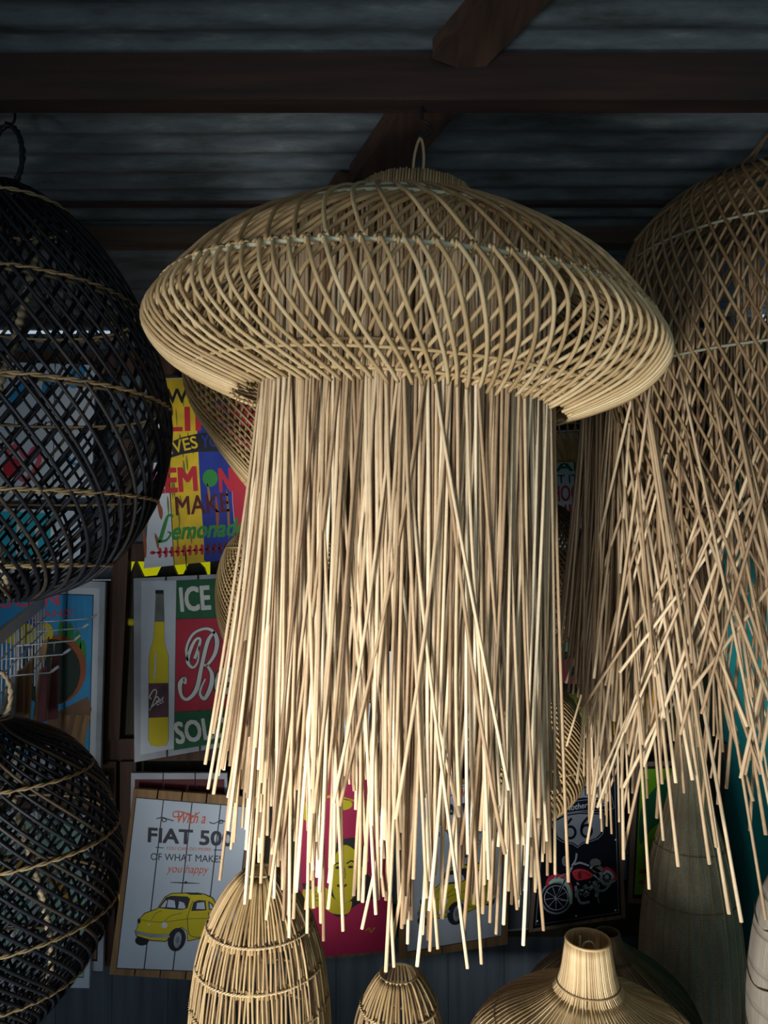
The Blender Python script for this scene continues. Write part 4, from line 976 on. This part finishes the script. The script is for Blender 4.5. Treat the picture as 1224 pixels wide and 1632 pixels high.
# ================================================================== WIRE RACK ON THE LEFT
ra = np.array(W(-30, 1042, 1.72)); rb = np.array(W(72, 957, 2.48))
zfoot = 0.0
root = thing('wire_rack', 'grey metal wire display rack with white-tipped prongs in front of the toucan sign', 'rack', (ra[0], ra[1], 0)); L0 = np.array(root.location)
mb = MB(); d = (rb - ra); up = np.array([0, 0, .011 * 1.6])
v = [ra - up, rb - up, rb + up, ra + up]; sd = np.array([-.012, 0, 0]); mb.slab([p for p in v], .012, back=(-1, 0, 0)); mb.build('top_bar', 'steel', root, L0)
mb = MB()
for i in range(15):
    t = .12 + i * .0605; p = ra + d * t; mb.tube([p + (.003, 0, -.015), p + (.003, 0, -.19 - .02 * (i % 3))], .0023, 6)
for k in range(4): mb.tube([ra + (.004, 0, -.05 - .042 * k), rb + (.004, 0, -.05 - .042 * k)], .0022, 6)
mb.build('grid', 'steel', root, L0)
mb = MB()
for t in (.55, .97): p = ra + d * t; mb.tube([p + (-.012, 0, 0), (p[0] - .012, p[1], 0)], .009, 8)
mb.build('upright', 'steel', root, L0)
for (a, b, c, Yk) in (((52, 992), (145, 986), (153, 980), 2.36), ((40, 1008), (131, 1001), (140, 995), 2.2), ((20, 1030), (118, 1021), (127, 1013), 2.08), ((2, 1051), (100, 1043), (111, 1035), 1.96), ((-8, 1079), (80, 1072), (92, 1063), 1.84)):
    pr0 = ra + d * ((Yk - ra[1]) / d[1]); A0 = np.array(W(*a, Yk)); A0[0] = min(A0[0], A0[0]); B0 = np.array(W(*b, Yk)); C0 = np.array(W(*c, Yk))
    mb = MB(); mb.tube([(pr0[0], Yk, A0[2]), A0, B0, C0], .0022, 6); pg = mb.build('prong', 'steel', root, L0)
    mb = MB(); mb.tube([B0 + (C0 - B0) * .15, C0 + (C0 - B0) * .12], .0036, 8); mb.build('white_tip', 'whitewire', pg, L0)
tags_ = [((22, 1062), (45, 1148), 1.97, 'umber', 'brown wooden tag hanging nearest the rope loop on the wire rack'), ((38, 1050), (56, 1152), 2.0, 'pine', 'tan wooden tag second from left on the wire rack'),
         ((58, 1060), (80, 1150), 2.03, 'plumwood', 'plum wooden tag in the middle of the wire rack'), ((76, 1040), (90, 1146), 2.09, 'plumwood', 'narrow plum tag right of the middle one on the wire rack'),
         ((64, 1015), (74, 1052), 2.12, 'pine', 'short tan tag high on the wire rack under the top bar'), ((8, 1075), (20, 1150), 1.93, 'bottlegrey', 'grey tag leftmost on the wire rack')]
for (x0, y0), (x1, y1), Yk, mt, lab in tags_:
    w = 9 if mt != 'pine' else 5
    a = np.array(W(x0, y1, Yk)); root2 = thing('wooden_tag', lab, 'tag', a, group='wooden tags hanging on the wire rack')
    mb = MB(); lp = [W(x0 + 8, y0 + 6, Yk), W(x0 + 8 + w, y0, Yk), W(x0 + w * 1.6, y1, Yk), W(x0 - w * .2, y1 + 2, Yk)]
    mb.slab([np.array(p) for p in lp][::-1], .008); mb.slab([np.array(W(x, y, Yk - .0)) + (-.002, -.001, 0) for x, y in ((x0 + 6, y0 + 8), (x0 + 9, y0 + 6), (x0 + 1, y1), (x0 - w * .5, y1))][::-1], .006, 1)
    mb.build('slab', [mt, 'pine'], root2, a)
    mb = MB(); p = np.array(W(x0 + 10, y0, Yk)); mb.tube([p, p + (.0, 0, .022), p + (.006, 0, .03)], .0014, 5); mb.build('hook', 'steel', root2, a)

# ================================================================== CAMERA, LIGHT
cam = bpy.data.cameras.new('camera'); co = bpy.data.objects.new('camera', cam); COL.objects.link(co)
co.location = (0, 0, EYE); co.rotation_euler = (PI / 2 + PITCH, 0, 0)
cam.sensor_fit = 'VERTICAL'; cam.sensor_height = 36; cam.lens = F / 1632 * 36; cam.clip_start = .02
scene.camera = co
def area(name, loc, aim, size, sy, energy, col, spread=180):
    l = bpy.data.lights.new(name, 'AREA'); l.shape = 'RECTANGLE'; l.size = size; l.size_y = sy; l.energy = energy; l.color = col; l.spread = math.radians(spread)
    o = bpy.data.objects.new(name, l); COL.objects.link(o); o.location = loc
    o.rotation_euler = (Vector(aim) - Vector(loc)).to_track_quat('-Z', 'Y').to_euler(); return o
# daylight through the open shop front, low because the eaves cut the sky off
area('daylight_shop_front', (-.3, YF + .1, 1.1), (-.1, 1.3, 1.1), 2.4, 1.5, 17, (.88, .95, 1.0))
# added fill light, low and left of the camera, brightening the fringe ends
area('added_fringe_fill', (-1.1, -.7, .6), (-.17, 1.2, 1.40), .8, .8, 15, (1.0, .985, .95), 48)
w = bpy.data.worlds.new('sky'); scene.world = w; w.use_nodes = True
bg = w.node_tree.nodes['Background']; bg.inputs['Color'].default_value = (.66, .82, 1, 1); bg.inputs['Strength'].default_value = .6
vs = scene.view_settings; vs.view_transform = 'Standard'; vs.look = 'None'; vs.exposure = 0; vs.gamma = 1; vs.use_curve_mapping = False
scene.cycles.use_denoising = True
try: scene.cycles.denoiser = 'OPENIMAGEDENOISE'
except Exception: pass
scene.cycles.max_bounces = 6; scene.cycles.diffuse_bounces = 4
